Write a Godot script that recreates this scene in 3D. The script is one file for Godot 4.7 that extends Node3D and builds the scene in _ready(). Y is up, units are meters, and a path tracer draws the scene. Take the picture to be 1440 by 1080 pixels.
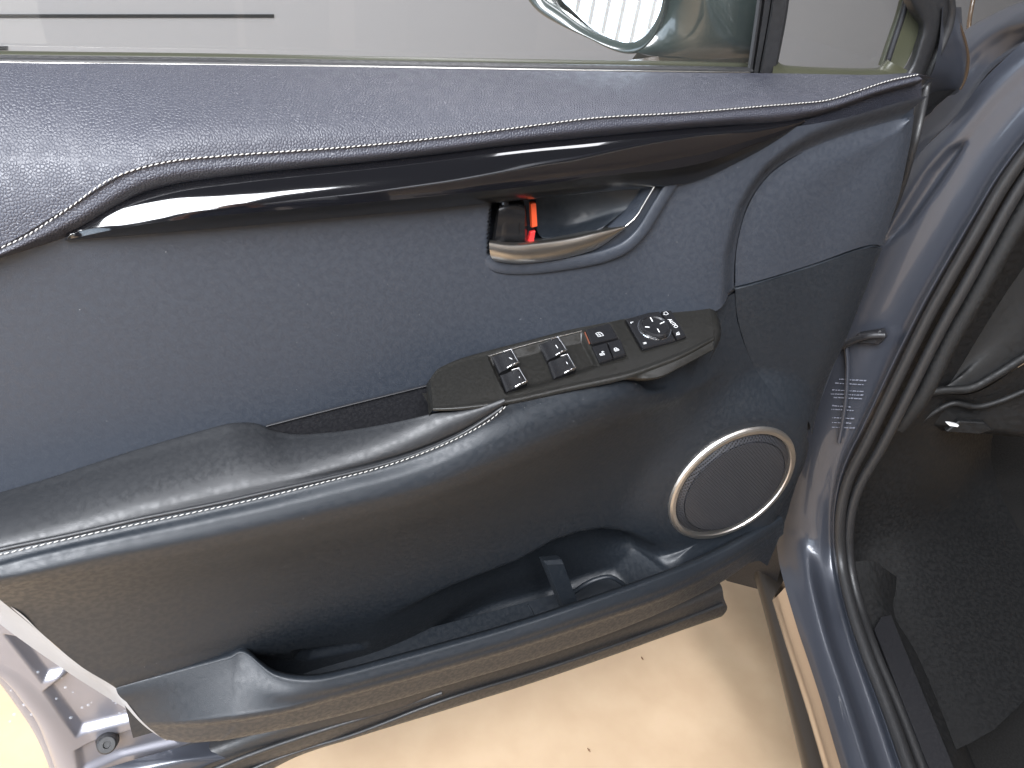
extends Node3D
# The inner side of an open car door, the body opening beside it and the floor below.
# World axes: x along the door towards its hinges, y up, z out of the door's inner face; metres.

const OUT := Vector3(0.15, 1.4, 1.2)
var M := {}
var top: Node3D
var gloss: NoiseTexture2D

func lin(r: float, g: float, b: float) -> Color:
	return Color(r, g, b).linear_to_srgb()

func noise_tex(kind: int, freq: float, size: int, octaves := 1, sd := 1, ret := FastNoiseLite.RETURN_DISTANCE2_SUB) -> NoiseTexture2D:
	var f := FastNoiseLite.new()
	f.noise_type = kind as FastNoiseLite.NoiseType
	f.seed = sd
	f.frequency = freq
	f.fractal_type = FastNoiseLite.FRACTAL_FBM if octaves > 1 else FastNoiseLite.FRACTAL_NONE
	f.fractal_octaves = octaves
	f.cellular_return_type = ret
	f.cellular_jitter = 0.9
	var t := NoiseTexture2D.new()
	t.width = size
	t.height = size
	t.seamless = true
	t.noise = f
	return t

func mat(called: String, c: Color, rough: float, metal := 0.0) -> StandardMaterial3D:
	var m := StandardMaterial3D.new()
	m.resource_name = called
	m.albedo_color = c
	m.roughness = rough
	m.metallic = metal
	M[called] = m
	return m

func relief(m: StandardMaterial3D, t: Texture2D, tile: float, cm: float) -> void:
	m.uv1_triplanar = true
	m.uv1_scale = Vector3.ONE / tile
	m.uv1_triplanar_sharpness = 4.0
	if gloss:
		m.roughness_texture = gloss
		m.roughness = minf(m.roughness * 1.16, 1.0)
	m.heightmap_enabled = true
	m.heightmap_texture = t
	m.heightmap_scale = cm

# points from whole tenths of a millimetre
func p3(l: Array) -> Array:
	var o := []
	for i in range(0, l.size(), 3):
		o.append(Vector3(l[i], l[i + 1], l[i + 2]) * 0.0001)
	return o

# ---- meshes
class Mb:
	var col := PackedColorArray()
	var v := PackedVector3Array()
	var n := PackedVector3Array()
	var uv := PackedVector2Array()
	var ix := PackedInt32Array()
	func tri(a: int, b: int, c: int) -> void:
		var g := (v[b] - v[a]).cross(v[c] - v[a])
		if g.dot(n[a] + n[b] + n[c]) > 0.0:
			ix.append_array([a, c, b])
		else:
			ix.append_array([a, b, c])
	func flat_poly(p: Array, out: Vector3) -> void:
		var g := Vector3.ZERO
		for i in p.size():
			g += (p[i] as Vector3).cross(p[(i + 1) % p.size()])
		g = g.normalized()
		if g.dot(out) < 0.0:
			g = -g
		var mid := Vector3.ZERO
		for q in p:
			mid += q
		var at := v.size()
		v.append(mid / p.size())
		n.append(g)
		uv.append(Vector2.ZERO)
		for q in p:
			v.append(q)
			n.append(g)
			uv.append(Vector2.ZERO)
		for i in p.size():
			tri(at, at + 1 + i, at + 1 + (i + 1) % p.size())
	func done() -> ArrayMesh:
		var a := []
		a.resize(Mesh.ARRAY_MAX)
		a[Mesh.ARRAY_VERTEX] = v
		a[Mesh.ARRAY_NORMAL] = n
		a[Mesh.ARRAY_TEX_UV] = uv
		a[Mesh.ARRAY_INDEX] = ix
		if col.size():
			a[Mesh.ARRAY_COLOR] = col
		var m := ArrayMesh.new()
		m.add_surface_from_arrays(Mesh.PRIMITIVE_TRIANGLES, a)
		return m

func along(r: Array, t: float) -> Vector3:
	var k := r.size() - 1
	var f := clampf(t, 0.0, 1.0) * k
	var i := mini(int(f), k - 1)
	var u := f - i
	var p1: Vector3 = r[i]
	var p2: Vector3 = r[i + 1]
	var p0: Vector3 = r[i - 1] if i > 0 else p1 * 2.0 - p2
	var p3: Vector3 = r[i + 2] if i + 2 <= k else p2 * 2.0 - p1
	return 0.5 * (2.0 * p1 + (p2 - p0) * u + (2.0 * p0 - 5.0 * p1 + 4.0 * p2 - p3) * u * u + (3.0 * p1 - p0 - 3.0 * p2 + p3) * u * u * u)

# a smooth skin over a row of rails; straight = no curve from rail to rail
func loft(b: Mb, rails: Array, nu: int, sub: int, straight := false, form := 0, away := OUT) -> void:
	var rows: Array[PackedVector3Array] = []
	var cols := []
	for j in nu + 1:
		var c := PackedVector3Array()
		for r in rails:
			c.append(along(r, float(j) / nu))
		cols.append(c)
	var nr := rails.size()
	for i in nr - 1:
		for k in sub + (1 if i == nr - 2 else 0):
			var u := float(k) / sub
			var row := PackedVector3Array()
			for j in nu + 1:
				var c: PackedVector3Array = cols[j]
				var p: Vector3
				if straight or nr == 2:
					p = c[i].lerp(c[i + 1], u)
				else:
					var d := maxf(c[i].distance_to(c[i + 1]), 1e-5)
					var s := (c[i + 1] - c[i]) / d
					var m1 := s
					var m2 := s
					if i > 0:
						var d0 := maxf(c[i].distance_to(c[i - 1]), 1e-5)
						m1 = ((c[i] - c[i - 1]) / d0 * d + s * d0) / (d + d0)
					if i + 2 < nr:
						var d3 := maxf(c[i + 2].distance_to(c[i + 1]), 1e-5)
						m2 = ((c[i + 2] - c[i + 1]) / d3 * d + s * d3) / (d + d3)
					var u2 := u * u
					var u3 := u2 * u
					p = c[i] * (2 * u3 - 3 * u2 + 1) + m1 * d * (u3 - 2 * u2 + u) + c[i + 1] * (3 * u2 - 2 * u3) + m2 * d * (u3 - u2)
				row.append(shaped(form, p) if form else p)
			rows.append(row)
	if straight and nr > 2:
		for i in nr - 1:
			skin(b, rows.slice(i * sub, (i + 1) * sub + 1), away)
	else:
		skin(b, rows, away)

func skin(b: Mb, rows: Array, away: Vector3) -> void:
	var w: int = rows[0].size()
	var h := rows.size()
	var at := b.v.size()
	var side := 0.0
	var ns := PackedVector3Array()
	for i in h:
		for j in w:
			var du: Vector3 = rows[i][mini(j + 1, w - 1)] - rows[i][maxi(j - 1, 0)]
			var dv: Vector3 = rows[mini(i + 1, h - 1)][j] - rows[maxi(i - 1, 0)][j]
			if du.length() < 1e-7:
				du = rows[mini(i + 1, h - 1)][mini(j + 1, w - 1)] - rows[mini(i + 1, h - 1)][maxi(j - 1, 0)]
				if du.length() < 1e-7:
					du = rows[maxi(i - 1, 0)][mini(j + 1, w - 1)] - rows[maxi(i - 1, 0)][maxi(j - 1, 0)]
			var g := du.cross(dv).normalized()
			ns.append(g)
			side += g.dot((away - rows[i][j]).normalized())
			b.v.append(rows[i][j])
			b.uv.append(Vector2(rows[i][j].x, rows[i][j].y))
	for g in ns:
		b.n.append(g if side >= 0.0 else -g)
	for i in h - 1:
		for j in w - 1:
			var p := at + i * w + j
			b.tri(p, p + 1, p + w)
			b.tri(p + 1, p + w + 1, p + w)

# a rod of elliptical section along a path; up = the direction of its second radius
func rod(b: Mb, path: Array, ra: float, rb: float, up := Vector3(0, 0, 1), steps := 0, seg := 10, taper := false) -> void:
	var cnt := steps if steps > 0 else (path.size() - 1) * 3
	var at := b.v.size()
	for i in cnt + 1:
		var t := float(i) / cnt
		var p := along(path, t)
		var d := (along(path, minf(t + 0.01, 1.0)) - along(path, maxf(t - 0.01, 0.0))).normalized()
		var s := d.cross(up).normalized()
		var q := s.cross(d).normalized()
		var k := 1.0
		if taper:
			k = clampf(minf(t, 1.0 - t) * 12.0, 0.05, 1.0)
		for j in seg:
			var a := TAU * j / seg
			b.v.append(p + (s * cos(a) * ra + q * sin(a) * rb) * k)
			b.n.append((s * cos(a) / ra + q * sin(a) / rb).normalized())
			b.uv.append(Vector2(t, float(j) / seg))
	for i in cnt:
		for j in seg:
			var p0 := at + i * seg + j
			var p1 := at + i * seg + (j + 1) % seg
			b.tri(p0, p1, p0 + seg)
			b.tri(p1, p1 + seg, p0 + seg)
	for e in [0, cnt]:
		var ring := []
		for j in seg:
			ring.append(b.v[at + e * seg + j])
		b.flat_poly(ring, along(path, float(e) / cnt) - along(path, 0.5))

# a polygon raised by h, its upper edge chamfered
func block(b: Mb, p: Array, h: Vector3, bevel := 0.0) -> void:
	var mid := Vector3.ZERO
	for q in p:
		mid += q / p.size()
	var c := mid + h * 0.5
	var up := []
	var lip := []
	for q in p:
		var w: Vector3 = (mid - q).normalized()
		lip.append(q + h - h.normalized() * bevel * 0.8)
		up.append(q + h + w * bevel)
	b.flat_poly(up, h)
	b.flat_poly(p, -h)
	for i in p.size():
		var j := (i + 1) % p.size()
		b.flat_poly([p[i], p[j], lip[j], lip[i]], (p[i] + p[j]) * 0.5 - mid)
		if bevel > 0.0:
			b.flat_poly([lip[i], lip[j], up[j], up[i]], (p[i] + p[j]) * 0.5 - mid + h * 3.0)

# a body of revolution: profile = (radius, height) pairs
func lathe(b: Mb, c: Vector3, axis: Vector3, prof: Array, seg := 48) -> void:
	var e1 := Vector3.UP.cross(axis).normalized()
	if e1.length() < 0.5:
		e1 = Vector3.RIGHT
	var e2 := axis.cross(e1).normalized()
	for k in prof.size() - 1:
		var a: Vector2 = prof[k]
		var d: Vector2 = prof[k + 1]
		var t := (d - a).normalized()
		var at := b.v.size()
		for i in seg + 1:
			var an := TAU * i / seg
			var r := e1 * cos(an) + e2 * sin(an)
			var g := (r * t.y - axis * t.x).normalized()
			if g.dot(axis) < -0.001 or (absf(t.x) < 0.001 and k * 2 > prof.size() and false):
				g = -g
			for q in [a, d]:
				b.v.append(c + r * q.x + axis * q.y)
				b.n.append(g)
				b.uv.append(Vector2(cos(an) * q.x, sin(an) * q.x))
		for i in seg:
			var p := at + i * 2
			b.tri(p, p + 1, p + 2)
			b.tri(p + 1, p + 3, p + 2)

# ---- the tree of objects
func thing(called: String, label: String, category: String, at: Vector3, group := "") -> Node3D:
	var o := Node3D.new()
	o.name = called
	add_child(o, true)
	o.position = at
	o.set_meta("label", label)
	o.set_meta("category", category)
	if group:
		o.set_meta("group", group)
	top = o
	return o

func part(called: String, b: Mb, m: String, parent: Node3D = null, stuff := false) -> MeshInstance3D:
	var o := MeshInstance3D.new()
	o.name = called
	o.mesh = b.done()
	o.material_override = M[m]
	var p := parent if parent else top
	p.add_child(o, true)
	if p == top:
		o.position = -top.position
	if stuff:
		o.set_meta("kind", "stuff")
	return o

func sheet(called: String, rails: Array, nu: int, sub: int, m: String, parent: Node3D = null, straight := false, form := 0) -> MeshInstance3D:
	var b := Mb.new()
	loft(b, rails, nu, sub, straight, form)
	return part(called, b, m, parent)

func cord(called: String, path: Array, ra: float, rb: float, m: String, parent: Node3D = null, up := Vector3(0, 0, 1)) -> MeshInstance3D:
	var b := Mb.new()
	rod(b, path, ra, rb, up)
	return part(called, b, m, parent)

func slab(called: String, p: Array, h: Vector3, bevel: float, m: String, parent: Node3D = null) -> MeshInstance3D:
	var b := Mb.new()
	block(b, p, h, bevel)
	return part(called, b, m, parent)

func stitches(called: String, path: Array, pitch: float, m: String, parent: Node3D) -> void:
	var b := Mb.new()
	var far := 0.0
	for i in 400:
		far += along(path, i / 400.0).distance_to(along(path, (i + 1) / 400.0))
	var cnt := int(far / pitch)
	var r := RandomNumberGenerator.new()
	r.seed = 5
	for i in cnt:
		var a := along(path, (i + 0.08) / cnt)
		var c := along(path, (i + 0.90) / cnt)
		var w := (c - a).cross(Vector3(0, 0.5, 1)).normalized() * (0.00022 + 0.0001 * r.randf())
		rod(b, [a + w, (a + c) * 0.5 + Vector3(0, 0.0001, 0.0002), c - w], 0.00040, 0.00035, Vector3(0, 0.3, 1), 4, 6, true)
	part(called, b, m, parent, true)

# ---- pressed shapes
func inside(p: Vector3, poly: Array) -> float:
	var q := Vector2(p.x, p.y)
	var far := 1e9
	var odd := false
	for i in poly.size():
		var a := Vector2(poly[i].x, poly[i].y)
		var c: Vector3 = poly[(i + 1) % poly.size()]
		var d := Vector2(c.x, c.y)
		far = minf(far, q.distance_to(Geometry2D.get_closest_point_to_segment(q, a, d)))
		if (a.y > q.y) != (d.y > q.y) and q.x < (d.x - a.x) * (q.y - a.y) / (d.y - a.y) + a.x:
			odd = not odd
	return far if odd else -far

func dent(p: Vector3, poly: Array, depth: float, ramp: float, way := Vector3(0, 0, -1)) -> Vector3:
	var d := inside(p, poly)
	return p + way * depth * smoothstep(-ramp * 0.3, ramp, d)

const SPC := Vector3(0.5506, 0.6482, 0.0295)
const SPN := Vector3(-0.0499, 0, 0.9988)
const SPR := 0.0834
const NW := Vector3(-0.0825, 0.9785, 0.189)
const UW := Vector3(0.9937, 0.0952, -0.059)
const VW := Vector3(0.0758, -0.183, 0.9802)
const FWD := Vector3(0.4622, 0, -0.8868)
const RGT := Vector3(0.8868, 0, 0.4622)
var HCUT := p3([2296,10103,60,2288,9888,60,2292,9710,60,2308,9538,60,2437,9490,60,2811,9484,60,3203,9543,60,3450,9628,60,3539,9738,60,3675,10006,60,3670,10116,60])
var CREASE := p3([7108,10731,20,6472,10583,20,6339,10558,20,5796,10436,20,5529,10364,20,5275,10274,20,5092,10176,20,4947,10064,20,4865,9929,20,4816,9791,20,4812,9585,20,4824,9370,20,4933,8956,20,5093,8488,20])
var POCKET := p3([700,4587,350,1233,5750,350,2118,5958,350,2868,6024,350,3264,6176,350,3564,6180,350,3932,6101,350,4402,5856,350,4709,5584,350,4841,5298,350,4586,4829,350,3653,4536,350])
var SLOT := p3([491,5547,300,518,5277,300,658,5121,300,1244,5058,300,1245,5258,300])
var WELLS := [p3([2323,8627,154,2540,8652,121,2902,8686,104,3245,8716,95,3225,8675,299,3207,8630,523,2900,8596,565,2626,8569,586,2312,8540,601,2311,8584,374]), p3([3284,8721,87,3552,8748,64,3508,8658,511,3223,8630,532]), p3([3703,8764,45,4196,8812,17,4163,8727,439,3662,8677,481])]
var PRESSED := [p3([-1809,6243,-140,-1682,5517,-140,-1307,5506,-140,-1576,6032,-140]), p3([-1698,5385,-140,-1574,4620,-140,-893,4580,-140,-1371,5640,-140]), p3([-1619,4447,-140,-1646,4103,-140,-732,4005,-140,-819,4391,-140,-1078,4453,-140])]
var JGROOVE := p3([7584,8841,-635,7600,9233,-582,7633,9848,-479,7667,10139,-371,7711,10271,-230,7707,10126,-242,7682,9703,-323,7648,9223,-432])

func shape_insert(p: Vector3) -> Vector3:
	# the padding swells towards the crease in front and drops into it
	var d := 1e9
	for i in CREASE.size() - 1:
		var a: Vector3 = CREASE[i]
		var c: Vector3 = CREASE[i + 1]
		d = minf(d, Vector2(p.x, p.y).distance_to(Geometry2D.get_closest_point_to_segment(Vector2(p.x, p.y), Vector2(a.x, a.y), Vector2(c.x, c.y))))
	p.z += 0.0135 * smoothstep(-0.002, 0.026, d) * (1.0 - 0.72 * smoothstep(0.025, 0.12, d)) - 0.0015
	return dent(p, HCUT, 0.050, 0.004)

func pod(p: Vector3) -> Vector3:
	var q := p - SPC
	var away := q - SPN * q.dot(SPN)
	var r := away.length() / SPR
	var w := 1.0 - smoothstep(1.04, 1.75, r)
	var z := SPC.z + 0.05 * (p.x - SPC.x) - 0.0015
	if r < 0.97:
		z -= 0.012
	return Vector3(p.x, p.y, lerpf(p.z, z, w))

func shape_lower(p: Vector3) -> Vector3:
	var q := pod(p)
	q = dent(q, POCKET, 0.030 * smoothstep(0.12, 0.31, q.x), 0.018)
	return dent(q, SLOT, 0.009, 0.012)

func shape_front(p: Vector3) -> Vector3:
	return pod(p)

func shape_switches(p: Vector3) -> Vector3:
	p = dent(p, WELLS[0], 0.0055, 0.0016, -NW)
	p = dent(p, WELLS[1], 0.0022, 0.0012, -NW)
	return dent(p, WELLS[2], 0.0022, 0.0012, -NW)

func shape_steel(p: Vector3) -> Vector3:
	p = dent(p, PRESSED[0], 0.009, 0.007)
	p = dent(p, PRESSED[1], 0.009, 0.007)
	return dent(p, PRESSED[2], 0.006, 0.006)

const JN := Vector3(-0.9539, 0, 0.3002)
func shape_jamb(p: Vector3) -> Vector3:
	# the pressed groove beside the hinge, measured across the pillar
	var e := JN.cross(Vector3.UP).normalized()
	var flat := []
	for g in JGROOVE:
		flat.append(Vector3(g.dot(e), g.y, 0))
	var d := inside(Vector3(p.dot(e), p.y, 0), flat)
	return p - JN * 0.009 * smoothstep(-0.001, 0.006, d)

func shaped(form: int, p: Vector3) -> Vector3:
	match form:
		1: return shape_insert(p)
		2: return shape_lower(p)
		3: return shape_front(p)
		4: return shape_switches(p)
		5: return shape_steel(p)
	return shape_jamb(p)

func materials() -> void:
	var hide := noise_tex(FastNoiseLite.TYPE_CELLULAR, 0.055, 1024)
	var worn := Gradient.new()
	worn.colors = PackedColorArray([Color.BLACK, Color(0.8, 0.8, 0.8), Color.WHITE])
	worn.offsets = PackedFloat32Array([0.02, 0.28, 0.7])
	hide.color_ramp = worn
	gloss = noise_tex(FastNoiseLite.TYPE_SIMPLEX, 0.012, 512, 5, 21)
	var gr := Gradient.new()
	gr.colors = PackedColorArray([Color(0.72, 0.72, 0.72), Color.WHITE])
	gr.offsets = PackedFloat32Array([0.25, 0.75])
	gloss.color_ramp = gr
	var grain := noise_tex(FastNoiseLite.TYPE_CELLULAR, 0.06, 1024, 1, 7)
	var fine := noise_tex(FastNoiseLite.TYPE_SIMPLEX, 0.09, 512, 3, 3)
	relief(mat("leather", lin(0.035, 0.0365, 0.048), 0.46), hide, 0.11, 0.032)
	relief(mat("vinyl", lin(0.028, 0.033, 0.043), 0.52), grain, 0.05, 0.006)
	relief(mat("armrest_vinyl", lin(0.0155, 0.0165, 0.0185), 0.47), grain, 0.05, 0.007)
	relief(mat("plastic", lin(0.0115, 0.0148, 0.0195), 0.48), grain, 0.05, 0.011)
	relief(mat("switch_plastic", lin(0.010, 0.0095, 0.0082), 0.38), fine, 0.03, 0.004)
	relief(mat("dark_plastic", lin(0.012, 0.012, 0.014), 0.5), fine, 0.03, 0.004)
	relief(mat("rubber", lin(0.018, 0.018, 0.019), 0.45), fine, 0.05, 0.008)
	relief(mat("interior", lin(0.0048, 0.005, 0.0054), 0.62), grain, 0.06, 0.01)
	relief(mat("carpet", lin(0.0045, 0.0041, 0.0038), 0.95), fine, 0.03, 0.05)
	mat("headliner", lin(0.52, 0.46, 0.38), 0.9)
	mat("lint", lin(0.30, 0.30, 0.30), 0.8)
	mat("thread", lin(0.42, 0.41, 0.39), 0.7)
	var gl := mat("piano_black", lin(0.004, 0.004, 0.005), 0.08)
	gl.clearcoat_enabled = true
	gl.clearcoat = 1.0
	gl.clearcoat_roughness = 0.02
	mat("inlay_edge", lin(0.008, 0.008, 0.0082), 0.22)
	mat("button", lin(0.010, 0.010, 0.011), 0.24)
	mat("satin_metal", lin(0.56, 0.54, 0.51), 0.30, 1.0)
	mat("ring_metal", lin(0.70, 0.67, 0.63), 0.38, 1.0)
	mat("bright_trim", lin(0.62, 0.58, 0.55), 0.2, 1.0)
	mat("chrome", lin(0.85, 0.85, 0.86), 0.12, 1.0)
	mat("orange", lin(0.60, 0.075, 0.022), 0.5)
	mat("amber", lin(0.14, 0.045, 0.025), 0.5)
	mat("red", lin(0.62, 0.03, 0.03), 0.4)
	mat("print", lin(0.72, 0.72, 0.72), 0.6)
	var pa := mat("paint", lin(0.041, 0.045, 0.057), 0.38, 0.3)
	pa.clearcoat_enabled = true
	pa.clearcoat = 0.5
	pa.clearcoat_roughness = 0.04
	var ms := mat("mirror_shell", lin(0.018, 0.026, 0.024), 0.3, 0.0)
	ms.clearcoat_enabled = true
	ms.clearcoat = 1.0
	ms.clearcoat_roughness = 0.08
	var sp := mat("steel_paint", lin(0.22, 0.22, 0.25), 0.36, 0.45)
	sp.clearcoat_enabled = true
	sp.clearcoat = 0.6
	sp.clearcoat_roughness = 0.15
	mat("pale_foil", lin(0.26, 0.26, 0.265), 0.55)
	mat("olive_rubber", lin(0.034, 0.035, 0.021), 0.35)
	mat("brown_gloss", lin(0.06, 0.04, 0.025), 0.25)
	mat("cladding", lin(0.035, 0.028, 0.022), 0.3)
	mat("label_ink", lin(0.16, 0.17, 0.21), 0.6)
	mat("mirror", lin(0.9, 0.92, 0.9), 0.02, 1.0)
	var g := mat("glass", Color(0.86, 0.88, 0.87, 0.015), 0.02)
	g.transparency = BaseMaterial3D.TRANSPARENCY_ALPHA
	# perforated grille: dark round holes in rows
	var im := Image.create(32, 32, false, Image.FORMAT_RGB8)
	var hi := Image.create(32, 32, false, Image.FORMAT_RGB8)
	for y in 32:
		for x in 32:
			var d := 99.0
			for c in [Vector2(8, 8), Vector2(24, 24), Vector2(-8, 24), Vector2(8, 40), Vector2(40, 8), Vector2(24, -8)]:
				d = minf(d, Vector2(x + 0.5, y + 0.5).distance_to(c))
			var k := smoothstep(5.5, 7.5, d)
			im.set_pixel(x, y, Color(1, 1, 1) * lerpf(0.05, 1.0, k))
			hi.set_pixel(x, y, Color(1, 1, 1) * k)
	var gm := mat("grille", lin(0.030, 0.031, 0.036), 0.4)
	gm.albedo_texture = ImageTexture.create_from_image(im)
	gm.heightmap_enabled = true
	gm.heightmap_texture = ImageTexture.create_from_image(hi)
	gm.heightmap_scale = 0.05
	gm.uv1_scale = Vector3.ONE / 0.0042
	# floor: worn beige screed
	var ft := noise_tex(FastNoiseLite.TYPE_SIMPLEX, 0.006, 1024, 5, 11)
	var ramp := Gradient.new()
	ramp.colors = PackedColorArray([lin(0.53, 0.385, 0.255), lin(0.555, 0.408, 0.273), lin(0.58, 0.432, 0.292)])
	ramp.offsets = PackedFloat32Array([0.15, 0.5, 0.85])
	ft.color_ramp = ramp
	var fl := mat("floor", Color(0.95, 0.94, 0.92), 0.6)
	fl.albedo_texture = ft
	fl.uv1_triplanar = true
	fl.uv1_scale = Vector3.ONE / 0.9
	mat("wall", lin(0.29, 0.29, 0.295), 0.85)
	mat("white_sheet", lin(0.8, 0.8, 0.78), 0.6)
	mat("tan_wall", lin(0.32, 0.275, 0.24), 0.7)
	var lp := mat("lit_pane", lin(0.8, 0.8, 0.8), 0.6)
	lp.emission_enabled = true
	lp.emission = Color(0.9, 0.95, 1.0)
	lp.emission_energy_multiplier = 1.2
	mat("black_strip", lin(0.004, 0.004, 0.004), 0.9)
	mat("speck", lin(0.18, 0.10, 0.05), 0.8)
	mat("water", Color(0.9, 0.95, 1.0, 0.15), 0.02).transparency = BaseMaterial3D.TRANSPARENCY_ALPHA

func area(called: String, at: Vector3, aim: Vector3, size: Vector2, energy: float, c: Color) -> void:
	var l := AreaLight3D.new()
	l.name = called
	l.area_size = size
	l.light_energy = energy
	l.light_color = c
	l.area_range = 20.0
	l.area_attenuation = 2.0
	l.shadow_enabled = true
	add_child(l, true)
	l.look_at_from_position(at, aim, Vector3.UP if absf((aim - at).normalized().y) < 0.95 else Vector3.RIGHT)

func _ready() -> void:
	var cam := Camera3D.new()
	cam.name = "camera"
	add_child(cam)
	cam.transform = Transform3D(Basis(Vector3(0.916478, 0.100511, 0.387253), Vector3(0.139260, 0.827258, -0.544289), Vector3(-0.375065, 0.552758, 0.744167)), Vector3(0, 1.21, 0.527))
	cam.fov = 53.13
	cam.near = 0.02
	cam.far = 60.0
	cam.current = true
	var env := Environment.new()
	env.background_mode = Environment.BG_COLOR
	env.background_color = lin(0.12, 0.125, 0.135)
	env.tonemap_mode = Environment.TONE_MAPPER_LINEAR
	env.tonemap_exposure = 0.72
	env.sdfgi_enabled = true
	env.ssao_enabled = true
	env.ssil_enabled = true
	var we := WorldEnvironment.new()
	we.name = "environment"
	we.environment = env
	add_child(we)
	# daylight through a wide opening behind and beside the door, and two ceiling lights
	area("daylight", Vector3(-2.76, 1.40, 0.7), Vector3(0.0, 1.40, 0.7), Vector2(3.2, 2.2), 16.0, Color(0.82, 0.91, 1.0))
	area("ceiling_light", Vector3(-1.0, 2.7, 1.5), Vector3(-0.4, 0.0, 0.6), Vector2(2.6, 1.4), 50.0, Color(0.97, 0.98, 1.0))
	area("far_ceiling_light", Vector3(0.9, 2.8, -1.3), Vector3(0.9, 0.0, -1.5), Vector2(3.6, 0.4), 8.0, Color(0.98, 0.98, 1.0))
	materials()
	setting()
	door()
	body()
	photographer()

func struct(called: String, mesh: Mesh, m: String, at: Vector3) -> MeshInstance3D:
	var o := MeshInstance3D.new()
	o.name = called
	o.mesh = mesh
	o.material_override = M[m]
	o.position = at
	o.set_meta("kind", "structure")
	add_child(o, true)
	return o

func setting() -> void:
	var p := BoxMesh.new()
	p.size = Vector3(16, 0.2, 16)
	struct("floor", p, "floor", Vector3(0, -0.1, 0))
	var w := BoxMesh.new()
	w.size = Vector3(16, 3.6, 0.2)
	struct("wall", w, "wall", Vector3(0, 1.8, -2.7))
	# the light-filled garage door beside the car, its thin uprights in front of the panes; and the white wall behind
	var rd := Mb.new()
	block(rd, [Vector3(-2.80, 0.3, 2.3), Vector3(-2.80, 0.3, -0.9), Vector3(-2.80, 2.5, -0.9), Vector3(-2.80, 2.5, 2.3)], Vector3(0.02, 0, 0))
	struct("garage_door", rd.done(), "lit_pane", Vector3.ZERO)
	rd = Mb.new()
	for i in 46:
		var z := -0.9 + i * 0.07
		block(rd, [Vector3(-2.68, 0.3, z), Vector3(-2.68, 0.3, z + 0.024), Vector3(-2.68, 2.5, z + 0.024), Vector3(-2.68, 2.5, z)], Vector3(0.01, 0, 0))
	struct("garage_door_uprights", rd.done(), "wall", Vector3.ZERO)
	rd = Mb.new()
	block(rd, [Vector3(-2.6, 0, 3.4), Vector3(0.15, 0, 3.4), Vector3(0.15, 2.5, 3.4), Vector3(-2.6, 2.5, 3.4)], Vector3(0, 0, 0.08))
	struct("back_wall", rd.done(), "white_sheet", Vector3.ZERO)
	rd = Mb.new()
	block(rd, [Vector3(0.15, 0, 3.42), Vector3(6.5, 0, 3.42), Vector3(6.5, 2.9, 3.42), Vector3(0.15, 2.9, 3.42)], Vector3(0, 0, 0.08))
	struct("wooden_wall", rd.done(), "tan_wall", Vector3.ZERO)
	for a in [[p3([-7924,6481,-26000,4382,6947,-26000,4375,6840,-26000,-7951,6391,-26000]), "long thin black strip along the grey wall, the upper of two"], [p3([-8199,5564,-26000,-4177,5660,-26000,-4202,5550,-26000,-8230,5460,-26000]), "black strip on the grey wall just above the door's window seal"]]:
		var t := thing("wall_strip", a[1], "trim strip", a[0][0])
		slab("strip", a[0], Vector3(0, 0, 0.006), 0.0, "black_strip")
	top = null
	var gr := Mb.new()
	var r := RandomNumberGenerator.new()
	r.seed = 3
	for q in p3([5164,10,-482,6989,10,-1768,10432,10,-1575]):
		var k := r.randf_range(0.8, 1.3)
		var a := r.randf() * TAU
		var e := Vector3(cos(a), 0, sin(a)) * 0.004 * k
		var f := Vector3(-sin(a), 0, cos(a)) * 0.0013 * k
		block(gr, [q - e, q + f, q + e, q - f], Vector3(0, 0.002, 0), 0.0008)
	var o := MeshInstance3D.new()
	o.name = "grit"
	o.mesh = gr.done()
	o.material_override = M["speck"]
	o.set_meta("kind", "stuff")
	o.set_meta("label", "brown specks of grit scattered on the beige floor")
	o.set_meta("category", "grit")
	add_child(o, true)

# a few pale specks of dust lying on a surface
func lint(called: String, on: Mb, cnt: int, parent: Node3D) -> void:
	var r := RandomNumberGenerator.new()
	r.seed = 40 + cnt
	var b := Mb.new()
	for i in cnt:
		var at := r.randi_range(0, on.v.size() - 1)
		var g := on.n[at]
		var e := g.cross(Vector3(r.randf() - 0.5, r.randf() - 0.5, r.randf() - 0.5)).normalized()
		var f := g.cross(e)
		var l := 0.00015 + 0.00035 * pow(r.randf(), 3.0)
		var w := 0.00015 + 0.0001 * r.randf()
		var p := on.v[at]
		block(b, [p - e * l, p + f * w, p + e * l, p - f * w], g * 0.0002)
	part(called, b, "lint", parent, true)

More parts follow.
